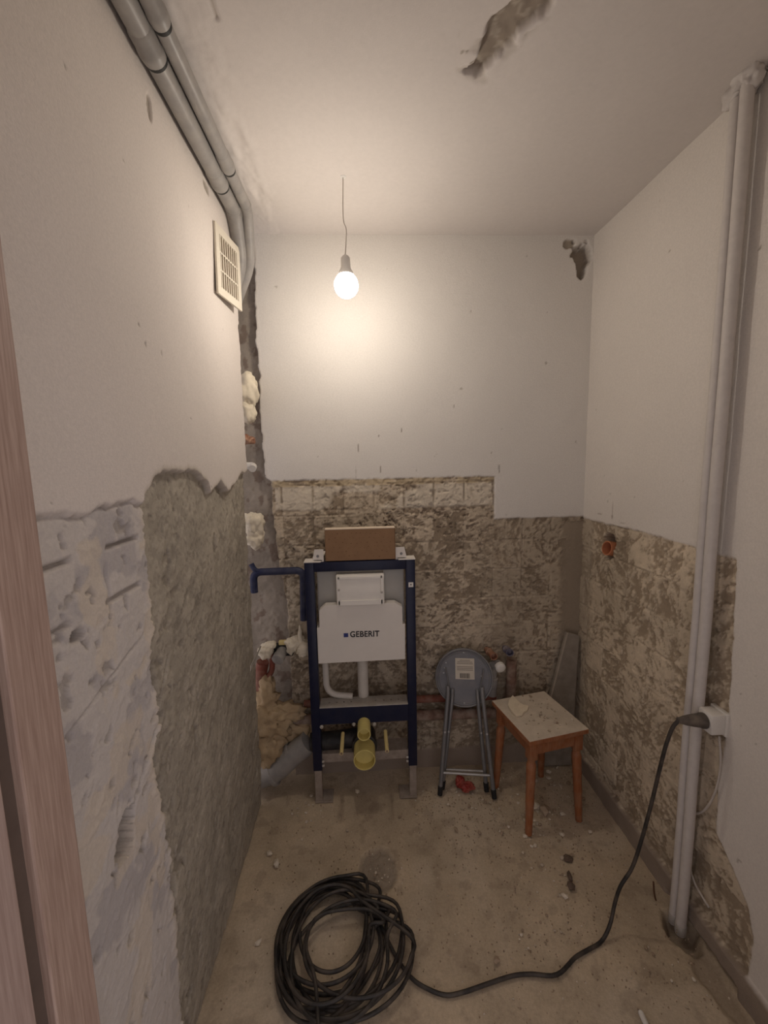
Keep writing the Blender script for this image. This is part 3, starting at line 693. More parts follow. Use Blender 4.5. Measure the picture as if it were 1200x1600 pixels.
def cable():
    t = thing('extension_cable', (-0.11, 1.2, 0.0), 'long black rubber extension cable coiled on the floor and plugged into the socket', 'cable')
    pc = Vector((SX0-0.0015, 1.174, 0.800))
    # plug
    bm = NB(); lathe(bm, pc, (-1, 0.10, 0.0), [(0, 0.0235), (0.010, 0.0235), (0.016, 0.021), (0.036, 0.0185), (0.060, 0.014), (0.072, 0.010), (0.080, 0.009)], 20); build('plug', bm, 'plug_dusty', t, True, label='dusty black rubber plug')
    e = pc+Vector((-1, 0.10, 0.0)).normalized()*0.077
    r = 0.0060
    air = [((1051, 1137), 1.190), ((1041, 1163), 1.198), ((1030, 1205), 1.21), ((1018, 1255), 1.22), ((1003, 1310), 1.225), ((988, 1355), 1.225), ((970, 1384), 1.225), ((961, 1410), 1.225), ((953, 1445), 1.205), ((940, 1475), 1.185), ((920, 1500), 1.165), ((898, 1516), 1.145)]
    pts = [e]
    for (px, y) in air:
        q = on(1, y, *px); q.z = max(q.z, r); pts.append(q)
    for px in ((870, 1523), (830, 1522), (800, 1525), (760, 1538), (725, 1550), (697, 1555), (668, 1545), (645, 1530), (625, 1505), (610, 1478), (597, 1450)):
        q = on(2, r, *px); pts.append(q)
    # coil: loops lying over one another
    rng = random.Random(5)
    def loop(cx, cy, rx, ry, rot, z, a0, a1, n=22):
        out = []
        for k in range(n+1):
            a = a0+(a1-a0)*k/n
            x = rx*math.cos(a); y = ry*math.sin(a)
            out.append(Vector((cx+x*math.cos(rot)-y*math.sin(rot), cy+x*math.sin(rot)+y*math.cos(rot), z)))
        return out
    # (centre px, centre py, half width px, half height px) of each loop, seen on the floor
    loops = [(520, 1470, 84, 88), (512, 1488, 80, 104), (524, 1492, 70, 98), (530, 1478, 98, 100), (508, 1502, 70, 104), (548, 1512, 98, 92),
             (505, 1495, 62, 92), (534, 1492, 100, 112), (522, 1470, 52, 70), (514, 1482, 72, 80), (530, 1515, 76, 108), (562, 1500, 84, 78), (516, 1500, 66, 96)]
    a = math.pi*0.25
    z = r
    cur = []
    for i, (cx, cy, hw, hh) in enumerate(loops):
        C = on(2, 0.0, cx, cy); RX = (on(2, 0, cx+hw, cy)-C).length; T = on(2, 0, cx, cy-hh); Bt = on(2, 0, cx, cy+hh)
        cyy = (T.y+Bt.y)/2; RY = (T.y-Bt.y)/2
        zz = r+0.0042*i
        cur += loop(C.x+rng.uniform(-.006, .006), cyy+rng.uniform(-.008, .008), RX, RY, rng.uniform(-.3, .3), zz, a+rng.uniform(-.1, .1), a+2*math.pi-0.55, 13)
    last = cur[-1]
    cur += [on(2, 0.050, 600, 1440), on(2, 0.05, 570, 1420), on(2, 0.053, 500, 1430), on(2, 0.055, 478, 1475), on(2, 0.056, 492, 1530), on(2, 0.05, 500, 1640)]
    bm = NB(); tube(bm, spline(pts+cur, 5), r, 10); build('cord', bm, 'cable_black', t, 'all')
cable()

def wire(name, pts, r, m, label, cat):
    bm = NB(); tube(bm, spline(pts, 6), r, 8); return tag(build(name, bm, m, None, 'all'), label, cat)
wire('white_wire', [on(0, 1.093, *q) for q in ((1124, 1150), (1126, 1190), (1122, 1222), (1112, 1250), (1098, 1268), (1083, 1273), (1076, 1288), (1074, 1310), (1076, 1345), (1085, 1378), (1098, 1402), (1108, 1418))], 0.0035, 'wire_white', 'thin white wire hanging from the socket down the wall', 'wire')
wire('rusty_wire', [on(1, 1.31, *q) for q in ((1021, 1378), (1023, 1400), (1030, 1418), (1041, 1432))], 0.003, 'wire_rust', 'rusty brown wire sticking up beside the riser pipes', 'wire')

# ---- toilet support frame
def frame():
    YF = 1.842; zt = 1.183; x0 = -0.274; x1 = 0.224; pw = 0.042; D = 0.042
    t = thing('toilet_support_frame', ((x0+x1)/2, YF, 0), 'dark blue steel support frame with white concealed cistern for a wall-hung toilet', 'toilet frame')
    for a, b in ((x0, x0+pw), (x1-pw, x1)):
        bm = NB(); box(bm, a, b, YF, YF+D, 0.165, zt, 0.003); po = build('post', bm, 'navy', t, True)
        m = (a+b)/2
        for zz in (0.205, 0.185):
            bm = NB(); lathe(bm, ((b if a < 0 else a)-(0.004 if a > 0 else -0.004)*0, YF+0.010, zz), (1 if a < 0 else -1, 0, 0), [(0, 0.006), (0.010, 0.006)], 6); build('bolt', bm, 'zinc', po)
        bm = NB(); box(bm, a-0.001 if a < 0 else x1-0.075, x0+0.075 if a < 0 else b+0.001, YF-0.002, YF+D+0.02, zt, zt+0.0045); build('top_plate', bm, 'panel_white', po, label='pale zinc plate on top of the post')
        bm = NB(); box(bm, a+0.004, b-0.004, YF+0.004, YF+D-0.004, 0.0, 0.165, 0.002); ft = build('foot', bm, 'dusty_bar', t, label='dusty adjustable steel foot')
        s = 0.055
        bm = NB(); box(bm, a+0.002, a+0.002+0.085, YF-0.004, YF+0.075, -0.001, 0.006, 0.001) if a < 0 else box(bm, b-0.087, b-0.002, YF-0.004, YF+0.075, -0.001, 0.006, 0.001); build('foot_plate', bm, 'dusty_bar', ft)
    bm = NB(); box(bm, x0+pw, x1-pw, YF, YF+D, 1.139, zt, 0.003); build('top_rail', bm, 'navy', t, True)
    # brackets to the wall
    for sx in (-1, 1):
        cx = (x0+x1)/2+sx*0.188
        bm = NB(); prism(bm, [(cx-0.026, YF+0.012, zt), (cx+0.026, YF+0.012, zt), (cx+(0.014 if sx > 0 else 0.026), YF+0.012, zt+0.056), (cx-(0.014 if sx < 0 else 0.026), YF+0.012, zt+0.056)], (0, 0.004, 0))
        box(bm, cx-0.018, cx+0.018, YF+0.012, YB-0.004, zt+0.004, zt+0.008)
        br = build('wall_bracket', bm, 'panel_white', t)
        bm = NB(); lathe(bm, (cx, YF+0.005, zt+0.026), (0, 1, 0), [(0, 0.005), (0.007, 0.007)], 6); build('bolt', bm, 'steel_grey', br)
    # crossbars: folded plate with a row of holes in its top
    def bar(z0, z1, y0, y1, m, topm, holes, zoff=0):
        bm = NB(); box(bm, x0+pw, x1-pw, y0, y0+0.004, z0, z1); b_ = build('crossbar', bm, m, t)
        bm = NB(); pierced(bm, x0+pw, x1-pw, y0, y1, z1, z1+0.004, holes, 0.0048); tp = build('bar_top', bm, topm, b_, label='dusty pale top of the crossbar')
        return b_
    bar(0.405, 0.487, YF-0.004, YF+0.075, 'navy', 'zinc', [-0.19, -0.155, -0.12, -0.085, 0.03, 0.07, 0.105, 0.14])
    bar(0.195, 0.235, YF+0.018, YF+0.105, 'dusty_bar', 'dusty_bar', [-0.17, -0.13, 0.09, 0.13])
    # cistern
    bm = NB(); box(bm, -0.226, 0.180, YF+0.045, YF+0.165, 0.73, 1.138, 0.018); ci = build('cistern', bm, 'cistern', t, True)
    # cover of the flush opening
    A = on(1, YF-0.020, 524.5, 900); B = on(1, YF-0.020, 601, 945)
    cx0, cx1, cz1, cz0 = A.x, B.x, A.z, B.z
    bm = NB(); box(bm, cx0, cx1, YF-0.018, YF+0.055, cz0, cz1, 0.004); cv = build('inspection_cover', bm, 'cover_white', t, True)
    bm = NB()
    w = cx1-cx0; hh = cz1-cz0
    box(bm, cx0+0.008, cx1-0.008, YF-0.023, YF-0.016, cz1-0.016, cz1-0.006, 0.001); box(bm, cx0+0.004, cx0+0.016, YF-0.023, YF-0.016, cz0+0.006, cz1-0.006, 0.001); box(bm, cx1-0.016, cx1-0.004, YF-0.023, YF-0.016, cz0+0.006, cz1-0.006, 0.001); box(bm, cx0+0.008, cx1-0.008, YF-0.023, YF-0.016, cz0+0.004, cz0+0.026, 0.001)
    build('cover_rim', bm, 'cover_white', cv)
    for sx, dz in ((cx0+0.012, 0.55), (cx1-0.012, 0.43)):
        bm = NB(); lathe(bm, (sx, YF-0.0265, cz0+hh*dz), (0, 1, 0), [(0, 0.003), (0.002, 0.0055), (0.004, 0.0055)], 12); build('screw', bm, 'zinc', cv, True)
    # white foam panel with the maker's name
    pz = ((240, 797), (930, 770), (1000, 810), (1005, 980), (1028, 980), (1030, 1325), (175, 1370), (160, 1020), (185, 1015), (183, 845))
    poly = [on(1, YF-0.012, 470+a/6.316, 820+b/6.316) for a, b in pz]
    bm = NB(); prism(bm, poly, (0, 0.040, 0)); pn = build('front_panel', bm, 'panel_white', t)
    def text(body, width, x, z, y, m, parent, rot=0.0):
        cu = bpy.data.curves.new('lettering', 'FONT'); cu.body = body; cu.size = 1; cu.extrude = 0.0; cu.offset = 0.022; cu.space_character = 1.05
        ob = bpy.data.objects.new('tmp', cu); COL.objects.link(ob)
        bpy.context.view_layer.update()
        me = bpy.data.meshes.new_from_object(ob.evaluated_get(bpy.context.evaluated_depsgraph_get()))
        bpy.data.objects.remove(ob)
        co = [v.co.copy() for v in me.vertices]; mnx = min(c.x for c in co); mxx = max(c.x for c in co); s = width/(mxx-mnx)
        for v, c in zip(me.vertices, co):
            dx = (c.x-mnx)*s; dz = c.y*s*1.12
            v.co = Vector((x+dx*math.cos(rot)-dz*math.sin(rot), y, z+dz*math.cos(rot)+dx*math.sin(rot)))-OFF[parent.name]
        me.materials.clear(); me.materials.append(MATS[m])
        o = link('lettering', me, parent, OFF[parent.name]); o['label'] = 'black lettering reading GEBERIT'
    yq = YF-0.0135
    L0 = on(1, yq, 470+487/6.316, 820+1108/6.316); L1 = on(1, yq, 470+776/6.316, 820+1100/6.316)
    text('GEBERIT', L1.x-L0.x, L0.x, L0.z, yq, 'letter_black', pn, math.atan2(L1.z-L0.z, L1.x-L0.x))
    Q0 = on(1, yq, 470+424/6.316, 820+1110/6.316); Q1 = on(1, yq, 470+467/6.316, 820+1070/6.316)
    bm = NB(); box(bm, Q0.x, Q1.x, yq, yq+0.001, Q0.z, Q1.z); build('logo_square', bm, 'logo_blue', pn, label='small blue square beside the lettering')
    # sticker on the right post
    S = on(1, YF, 642, 913.5)
    bm = NB(); box(bm, S.x-0.011, S.x+0.011, YF-0.0015, YF, S.z-0.011, S.z+0.011); st = build('sticker', bm, 'white_plastic', t, label='small white sticker on the post')
    bm = NB(); prism(bm, [(S.x-0.004, YF-0.002, S.z+0.003), (S.x+0.004, YF-0.002, S.z+0.003), (S.x, YF-0.002, S.z-0.005)], (0, 0.0004, 0)); build('print', bm, 'letter_black', st)
    # flush pipe and filling hose
    fx = -0.027
    bm = NB(); lathe(bm, (fx, YF+0.085, 0.49), (0, 0, 1), [(0, 0.026), (0.185, 0.026), (0.19, 0.034), (0.205, 0.046), (0.25, 0.046)], 24); build('flush_pipe', bm, 'flush_white', t, True)
    bm = NB(); tube(bm, fillet([(-0.205, YF+0.07, 0.73), (-0.203, YF+0.07, 0.515), (-0.08, YF+0.07, 0.497)], 0.07, 8), 0.015, 16); build('overflow_hose', bm, 'flush_white', t, True)
    # flush and drain sockets with yellow building caps
    def cap(c, ax, r, ln, name, label):
        bm = NB(); lathe(bm, c, ax, [(0, r), (ln, r), (ln, r-0.004)], 32, cap1=False); o = build(name, bm, 'cap_yellow', t, True, label=label)
        bm = NB(); lathe(bm, c, ax, [(ln, r-0.004), (ln*0.55, r-0.005)], 32, cap0=False); build('inner_face', bm, 'cap_yellow', o, True)
    fc = Vector((fx, YF-0.002, 0.402)); cap(fc, (0, -1, 0.0), 0.0300, 0.085, 'flush_connector', 'yellow plastic cap on the flush connector')
    dc = Vector((fx-0.001, YF-0.005, 0.278)); cap(dc, (0, -1, 0.0), 0.0500, 0.085, 'drain_connector', 'yellow plastic cap on the drain connector')
    bm = NB(); lathe(bm, dc+Vector((0, 0.105, 0)), (0, -1, 0), [(0, 0.055), (0.05, 0.056), (0.08, 0.060), (0.098, 0.060), (0.100, 0.056)], 28); lathe(bm, fc+Vector((0, 0.06, 0)), (0, -1, 0), [(0, 0.033), (0.045, 0.036), (0.056, 0.034)], 24)
    tube(bm, fillet([dc+Vector((0, 0.07, 0)), dc+Vector((-0.0, 0.085, 0.0)), dc+Vector((-0.14, 0.085, -0.015)), dc+Vector((-0.265, 0.085, -0.02))], 0.05, 6), 0.044, 20)
    build('drain_bend', bm, 'abs_black', t, True, label='black plastic drain bend')
    for rx, rz in ((-0.128, 0.352), (0.073, 0.352)):
        bm = NB(); c = Vector((rx, YF+0.003, rz)); e = Vector((0.004 if rx > 0 else -0.004, -1, -0.02))
        lathe(bm, c, e, [(0, 0.0085), (0.135, 0.0085)], 14); rd = build('stud_sleeve', bm, 'rod_yellow', t, True, label='yellow plastic sleeve over a fixing stud')
        bm = NB(); lathe(bm, c+e.normalized()*0.1355, e, [(0, 0.0055), (0.001, 0.0055)], 10); build('stud', bm, 'pipe_rust', rd)
    for bx, bz_ in ((-0.226, 0.395), (-0.075, 0.40), (0.022, 0.395)):
        bm = NB(); lathe(bm, (bx, YF-0.010, bz_), (0, 1, 0), [(0, 0.006), (0.003, 0.009), (0.008, 0.009)], 8); build('bolt', bm, 'zinc', t)
frame()

# ---- cardboard box on the frame
def carton():
    A = on(1, 1.846, 508, 828); B = on(1, 1.846, 617, 875)
    x0, x1 = A.x, B.x; z0 = 1.1875; z1 = A.z
    y0, y1 = 1.843, 1.878
    t = thing('cardboard_box', ((x0+x1)/2, 1.90, z0), 'brown cardboard box standing on top of the blue frame', 'box')
    bm = NB(); box(bm, x0, x1, y0, y1, z0, z1, 0.001); build('box_body', bm, 'cardboard', t)
    bm = NB(); box(bm, x0-0.001, x1+0.001, y0-0.001, y1+0.001, z1, z1+0.004); build('lid', bm, 'card_edge', t, label='pale edge of the lid')
    for sx in (x0-0.003, x1+0.0005):
        bm = NB(); box(bm, sx, sx+0.0025, y0+0.002, y1, z0, z1); build('side_flap', bm, 'cardboard', t)
    rng = random.Random(3); bm = NB()
    n = 0
    for i in range(13):
        for k in range(6):
            if rng.random() < 0.25: continue
            cx = x0+0.012+(x1-x0-0.024)*(i+0.5+rng.uniform(-.2, .2)+(0.5 if k % 2 else 0)-0.25)/13; cz = z0+0.008+(z1-z0-0.016)*(k+0.5+rng.uniform(-.2, .2))/6
            s = rng.uniform(0.0011, 0.0026)
            prism(bm, [(cx-s, y0-0.0006, cz-s*0.7), (cx+s, y0-0.0006, cz-s*0.4), (cx+s*1.2, y0-0.0006, cz+s*0.8), (cx-s*0.5, y0-0.0006, cz+s*0.5)], (0, 0.0004, 0))
    o = build('printed_speckles', bm, 'print_brown', t, label='small dark marks printed on the front'); o['kind'] = 'stuff'
carton()

# ---- folding stool leaning on the wall
def folding_stool():
    fl = Vector((0.332, 1.846, 0)); fr = Vector((0.590, 1.806, 0))
    C = on(1, 1.945, 725, 1059)
    t = thing('folding_stool', (0.46, 1.84, 0), 'folded metal stool with round grey seat turned to show its underside label', 'stool')
    xa = (fr-fl).normalized()
    up = (C-(fl+fr)/2); up = (up-xa*up.dot(xa)).normalized()
    nr = xa.cross(up); nr = nr if nr.y < 0 else -nr            # towards the room
    R = 0.142
    def lz(prof, m, name, par, mi=0):
        bm = NB(); lathe(bm, C, nr, prof, 48); return build(name, bm, m, par, True)
    seat = lz([(-0.030, R-0.012), (-0.026, R-0.004), (-0.018, R), (-0.008, R), (-0.002, R-0.004), (0.0, R-0.010), (-0.003, R-0.014), (-0.003, R-0.02)], 'seat_grey', 'seat', t)
    bm = NB(); n = 48
    tube(bm, [C+(xa*math.cos(2*math.pi*k/n)+up*math.sin(2*math.pi*k/n))*(R-0.003)+nr*0.000 for k in range(n+1)], 0.0045, 8, cap=False); build('seat_rim', bm, 'steel_grey', seat, 'all', label='rolled metal rim of the seat')
    bm = NB(); tube(bm, [C+(xa*math.cos(2*math.pi*k/n)+up*math.sin(2*math.pi*k/n))*(R-0.018)-nr*0.003 for k in range(n+1)], 0.0022, 6, cap=False); build('seat_groove', bm, 'steel_grey', seat, 'all')
    P = lambda a, b, k=0.0: C+xa*a+up*b+nr*k
    # label
    def rect(bm, a0, a1, b0, b1, k, th=0.0004): prism(bm, [P(a0, b0, k), P(a1, b0, k), P(a1, b1, k), P(a0, b1, k)], nr*th)
    bm = NB(); rect(bm, -0.042, 0.052, -0.008, 0.094, -0.0026); lb = build('paper_label', bm, 'paper', seat, label='cream paper label with print and a barcode')
    bm = NB(); rng = random.Random(8)
    for k in range(7):
        if k == 3: continue
        b = 0.086-k*0.0078; w = rng.uniform(0.045, 0.075) if k < 2 else 0.08
        rect(bm, 0.005-w/2, 0.005+w/2, b-0.0042, b, -0.0021, 0.0002)
    build('print_lines', bm, 'print_grey', lb)['kind'] = 'stuff'
    bm = NB(); a = -0.020
    while a < 0.030:
        w = rng.choice((0.001, 0.0015, 0.0025)); rect(bm, a, a+w, -0.003, 0.021, -0.0021, 0.0002); a += w+rng.choice((0.001, 0.0016))
    build('barcode', bm, 'print_dark', lb, label='black barcode')['kind'] = 'stuff'
    for (a, b) in ((0.0, 0.122), (0.0, -0.122), (-0.095, 0.045), (-0.100, 0.02), (-0.088, 0.07), (0.085, 0.01), (0.093, 0.045)):
        bm = NB(); lathe(bm, P(a, b, -0.003), nr, [(0, 0.004), (0.003, 0.003)], 8); build('rivet', bm, 'chrome_worn', seat)
    # two U frames folded together
    r = 0.0105
    def ground(x, y): return Vector((x, y, r*0.3))
    outer = [(ground(0.333, 1.843), P(-0.080, -0.070, 0.016)), (ground(0.590, 1.803), P(0.086, -0.070, 0.016))]
    inner = [(ground(0.352, 1.880), P(-0.058, -0.085, 0.004)), (ground(0.566, 1.850), P(0.064, -0.085, 0.004))]
    for pair, nm in ((outer, 'outer_leg'), (inner, 'inner_leg')):
        mids = []
        for a, b in pair:
            d = (b-a); bm = NB(); tube(bm, [a+d*0.06, a+d*0.3, a+d*0.62, b+nr*0.006, b+up*0.030-nr*0.004], r*(1 if nm == 'outer_leg' else 0.92), 14); lg = build('leg', bm, 'steel_grey', t, True)
            bm = NB(); lathe(bm, a, d, [(0, r*1.15), (0.040, r*1.25), (0.042, r)], 14); build('rubber_foot', bm, 'rubber_black', lg, True, label='black rubber foot')
            mids.append(a+d*(0.215 if nm == 'outer_leg' else 0.205))
            bm = NB(); lathe(bm, a+d*0.62+nr*0.009, nr, [(0, 0.006), (0.004, 0.004)], 10); build('rivet', bm, 'chrome_worn', lg)
        bm = NB(); tube(bm, [mids[0], mids[1]], 0.0062, 10); build('stretcher', bm, 'chrome_worn', t, True, label='bright metal stretcher')
    for s in (-0.09, 0.095):
        bm = NB(); tube(bm, fillet([P(s, 0.045, 0.0), P(s, 0.040, 0.012), P(s*0.8, -0.055, 0.012), P(s*0.75, -0.06, 0.0)], 0.01, 4), 0.0035, 8); build('hinge_wire', bm, 'steel_grey', t, True)
folding_stool()

# ---- wooden stool
STC = Vector((0.776, 1.768, 0)); STA = math.radians(12.0)
def st(x, y, z): return Vector((STC.x+x*math.cos(STA)-y*math.sin(STA), STC.y+x*math.sin(STA)+y*math.cos(STA), z))
STM = Matrix.Translation(STC) @ Matrix.Rotation(STA, 4, 'Z')
def wooden_stool():
    t = thing('wooden_stool', tuple(STC), 'small square wooden stool with turned orange-brown legs and a dusty pale seat', 'stool')
    W2, D2 = 0.147, 0.157
    bm = NB(); box(bm, -W2, W2, -D2, D2, 0.430, 0.450, 0.002, STM); seat = build('seat', bm, 'stool_wood', t)
    bm = NB(); box(bm, -W2+0.001, W2-0.001, -D2+0.001, D2-0.001, 0.4495, 0.4525, 0.001, STM); build('seat_sheet', bm, 'stool_top', seat, label='dusty cream laminate top')
    a, b = W2-0.034, D2-0.034
    for sgn in (-1, 1):
        bm = NB(); box(bm, -a, a, sgn*b-0.009, sgn*b+0.009, 0.365, 0.430, 0.001, STM); build('apron', bm, 'stool_wood', t)
        bm = NB(); box(bm, sgn*a-0.009, sgn*a+0.009, -b, b, 0.365, 0.430, 0.001, STM); build('apron', bm, 'stool_wood', t)
    for sx in (-1, 1):
        for sy in (-1, 1):
            cx, cy = sx*a, sy*b
            bm = NB()
            box(bm, cx-0.019, cx+0.019, cy-0.019, cy+0.019, 0.345, 0.430, 0.002, STM)
            # square block runs into a turned, slightly splayed leg
            e = 0.016
            top = st(cx, cy, 0.352); bot = st(cx+sx*e, cy+sy*e, 0.0); d = bot-top; L = d.length
            prof = [(0, 0.020), (0.012, 0.017), (0.022, 0.0155), (0.030, 0.0195), (0.044, 0.0215), (0.060, 0.0205), (0.110, 0.0195), (0.118, 0.0205), (0.126, 0.0190), (0.20, 0.0182), (0.208, 0.0192), (0.216, 0.0178), (0.30, 0.0158), (L, 0.0145)]
            lathe(bm, top, d, prof, 18); build('leg', bm, 'stool_wood', t, True)
wooden_stool()

# ---- board in the corner
def board():
    pl = lambda px, py: on(1, 2.0, px, py)
    z = lambda p: 2.028-0.075*(1-p.z/0.72)
    pts = [pl(887.5, 990), pl(909, 995)]
    A, B = pts
    poly = [Vector((A.x, 2.014, A.z)), Vector((B.x-0.006, 2.014, B.z)), Vector((1.060, 1.990, 0.004)), Vector((0.850, 1.990, 0.004))]
    t = thing('board_offcut', (0.95, 1.96, 0.0), 'grey board offcut leaning in the corner behind the wooden stool', 'board')
    v1 = poly[1]-poly[0]; v2 = poly[3]-poly[0]; n = v1.cross(v2).normalized(); n = n if n.y > 0 else -n
    bm = NB(); prism(bm, poly, n*0.016); build('panel', bm, 'board_grey', t)
    e = [poly[0]-n*0.0008, poly[3]-n*0.0008, poly[3]+Vector((0.010, 0, 0))-n*0.0008, poly[0]+Vector((0.009, 0, -0.001))-n*0.0008]
    bm = NB(); prism(bm, e, n*0.0006); build('sawn_edge', bm, 'board_edge', t, label='pale sawn edge')
board()

# ---- pipework on the back wall
def pipe_thing(name, path, r, m, label, cat='pipe', rad=0.03, seg=16):
    bm = NB(); tube(bm, fillet(path, rad, 6) if len(path) > 2 else path, r, seg)
    return tag(build(name, bm, m, None, True), label, cat)
pipe_thing('red_pipe', [(-0.33, 2.010, 0.408), (0.655, 2.010, 0.402)], 0.0185, 'red_oxide', 'red-brown painted pipe running along the back wall behind the frame')
pipe_thing('rusty_pipe', [(-0.47, 1.995, 0.335), (0.715, 1.995, 0.318), (0.735, 2.006, 0.40), (0.738, 2.010, 0.60)], 0.0260, 'pipe_rust', 'thick dusty rust-brown pipe under the red one, turning up by the tap stubs', rad=0.06)
def stub(p0, p1, r, m, label):
    t = thing('tap_stub', tuple(Vector(p1)-Vector((0, 0, r))), label, 'pipe fitting')
    d = Vector(p1)-Vector(p0); L = d.length
    bm = NB(); lathe(bm, p0, d, [(0, r*0.9), (L*0.28, r*0.9), (L*0.30, r*1.25), (L*0.42, r*1.25), (L*0.44, r*1.0), (L*0.75, r*0.95), (L*0.76, r*1.2), (L, r*1.2), (L, r*0.95)], 14, cap1=False); build('fitting', bm, m, t, True)
    bm = NB(); lathe(bm, Vector(p0)+d*0.70, d, [(0, r*0.5), (0.001, r*0.94), (L*0.30, r*0.96)], 14, cap1=False); build('bore', bm, m, t, True)
stub((0.618, 2.05, 0.640), tuple(on(1, 1.955, 772, 1026)), 0.0160, 'copper', 'copper tap stub on the back wall above the white cap')
stub((0.715, 2.05, 0.645), tuple(on(1, 1.965, 797, 1020)), 0.0160, 'blue_fit', 'bluish tap stub on the back wall beside the copper one')
def drain_stub():
    c = on(1, 1.945, 783, 1045)
    t = thing('drain_stub', (c.x-0.01, 2.0, 0.40), 'grey plastic drain stub with a white cap below the tap stubs', 'pipe fitting')
    bm = NB(); tube(bm, fillet([(c.x-0.025, 2.008, 0.41), (c.x-0.025, 2.008, 0.575), tuple(c+Vector((-0.004, 0.03, 0.006)))], 0.03, 6), 0.024, 18); lathe(bm, (c.x-0.025, 2.008, 0.455), (0, 0, 1), [(0, 0.024), (0.004, 0.029), (0.05, 0.029), (0.054, 0.024)], 18); build('pipe', bm, 'grey_pvc', t, True)
    bm = NB(); lathe(bm, c+Vector((-0.002, 0.022, 0.004)), c-(c+Vector((-0.002, 0.022, 0.004))), [(0, 0.0255), (0.018, 0.0255), (0.022, 0.022), (0.024, 0.012)], 24); build('end_cap', bm, 'white_plastic', t, True, label='white plastic end cap')
drain_stub()
def old_drain():
    bm = NB(); c = Vector((XR+0.048, 1.824, 1.203)); ax = Vector((-1, -0.10, 0.18))
    lathe(bm, c, ax, [(0, 0.033), (0.056, 0.033), (0.056, 0.029), (0.010, 0.029)], 24, cap0=True, cap1=True)
    tag(build('drain_sleeve', bm, 'orange_pvc', None, True), 'orange plastic pipe end sunk in a hole in the right wall', 'pipe fitting')
old_drain()

# ---- shaft on the left: foam, pipes, valve
def foam(name, lumps, m, label, group=None):
    bm = NB()
    for i, (c, rad, amp, fr, sd) in enumerate(lumps): lump(bm, c, rad, amp, fr, sd, 4)
    return tag(build(name, bm, m, None, 'all'), label, 'foam', group)
foam('expanding_foam', [((-0.512, 1.985, 1.955), (0.045, 0.055, 0.080), 0.25, 26, 1), ((-0.520, 1.980, 1.865), (0.035, 0.05, 0.055), 0.35, 26, 2)], 'foam_pale', 'cream mass of expanding foam in the shaft, below the vent grille')
foam('expanding_foam', [((-0.520, 1.975, 1.345), (0.042, 0.05, 0.060), 0.35, 30, 4), ((-0.515, 1.975, 1.280), (0.036, 0.045, 0.045), 0.35, 30, 5)], 'foam_pale', 'cream lump of expanding foam in the shaft just above the blue pipe')
foam('expanding_foam', [((-0.492, 1.945, 0.728), (0.034, 0.035, 0.036), 0.4, 34, 7), ((-0.470, 1.950, 0.757), (0.024, 0.03, 0.018), 0.4, 34, 8)], 'foam_pale', 'small knobbly foam lump beside the grey valve, against the left wall')
foam('expanding_foam', [((-0.352, 1.945, 0.762), (0.042, 0.035, 0.030), 0.4, 30, 10), ((-0.305, 1.925, 0.738), (0.036, 0.03, 0.030), 0.45, 30, 11), ((-0.322, 1.930, 0.810), (0.010, 0.010, 0.050), 0.4, 30, 12), ((-0.372, 1.945, 0.735), (0.018, 0.02, 0.030), 0.4, 30, 13)], 'foam_pale', 'knobbly foam lump between the grey valve and the blue frame')
foam('expanding_foam', [((-0.505, 1.955, 0.355), (0.10, 0.055, 0.095), 0.55, 26, 20), ((-0.510, 1.945, 0.225), (0.085, 0.05, 0.10), 0.55, 26, 21), ((-0.43, 1.965, 0.395), (0.09, 0.04, 0.045), 0.6, 26, 22), ((-0.400, 1.985, 0.290), (0.10, 0.035, 0.050), 0.6, 26, 23), ((-0.505, 1.965, 0.47), (0.05, 0.03, 0.09), 0.6, 26, 24), ((-0.295, 1.985, 0.235), (0.050, 0.03, 0.060), 0.6, 26, 25)], 'foam_old', 'large yellowed foam mass round the grey sewer pipe by the floor')
# grey sewer elbow
def sewer():
    t = thing('sewer_pipe', (-0.44, 1.935, 0.0), 'wide grey sewer pipe bending down to the floor under the yellowed foam', 'pipe')
    bm = NB(); tube(bm, fillet([(-0.300, 1.925, 0.262), (-0.385, 1.935, 0.190), (-0.470, 1.935, 0.105), (-0.62, 1.93, 0.062)], 0.05, 6), 0.054, 24); build('pipe', bm, 'grey_pvc', t, True)
    for p, d in (((-0.372, 1.946, 0.210), (-0.6, -0.05, -0.8)), ((-0.478, 1.934, 0.101), (-0.75, -0.04, -0.45))):
        bm = NB(); lathe(bm, p, d, [(0, 0.054), (0.004, 0.060), (0.020, 0.060), (0.024, 0.054)], 24); build('pipe_collar', bm, 'grey_pvc', t, True)
sewer()
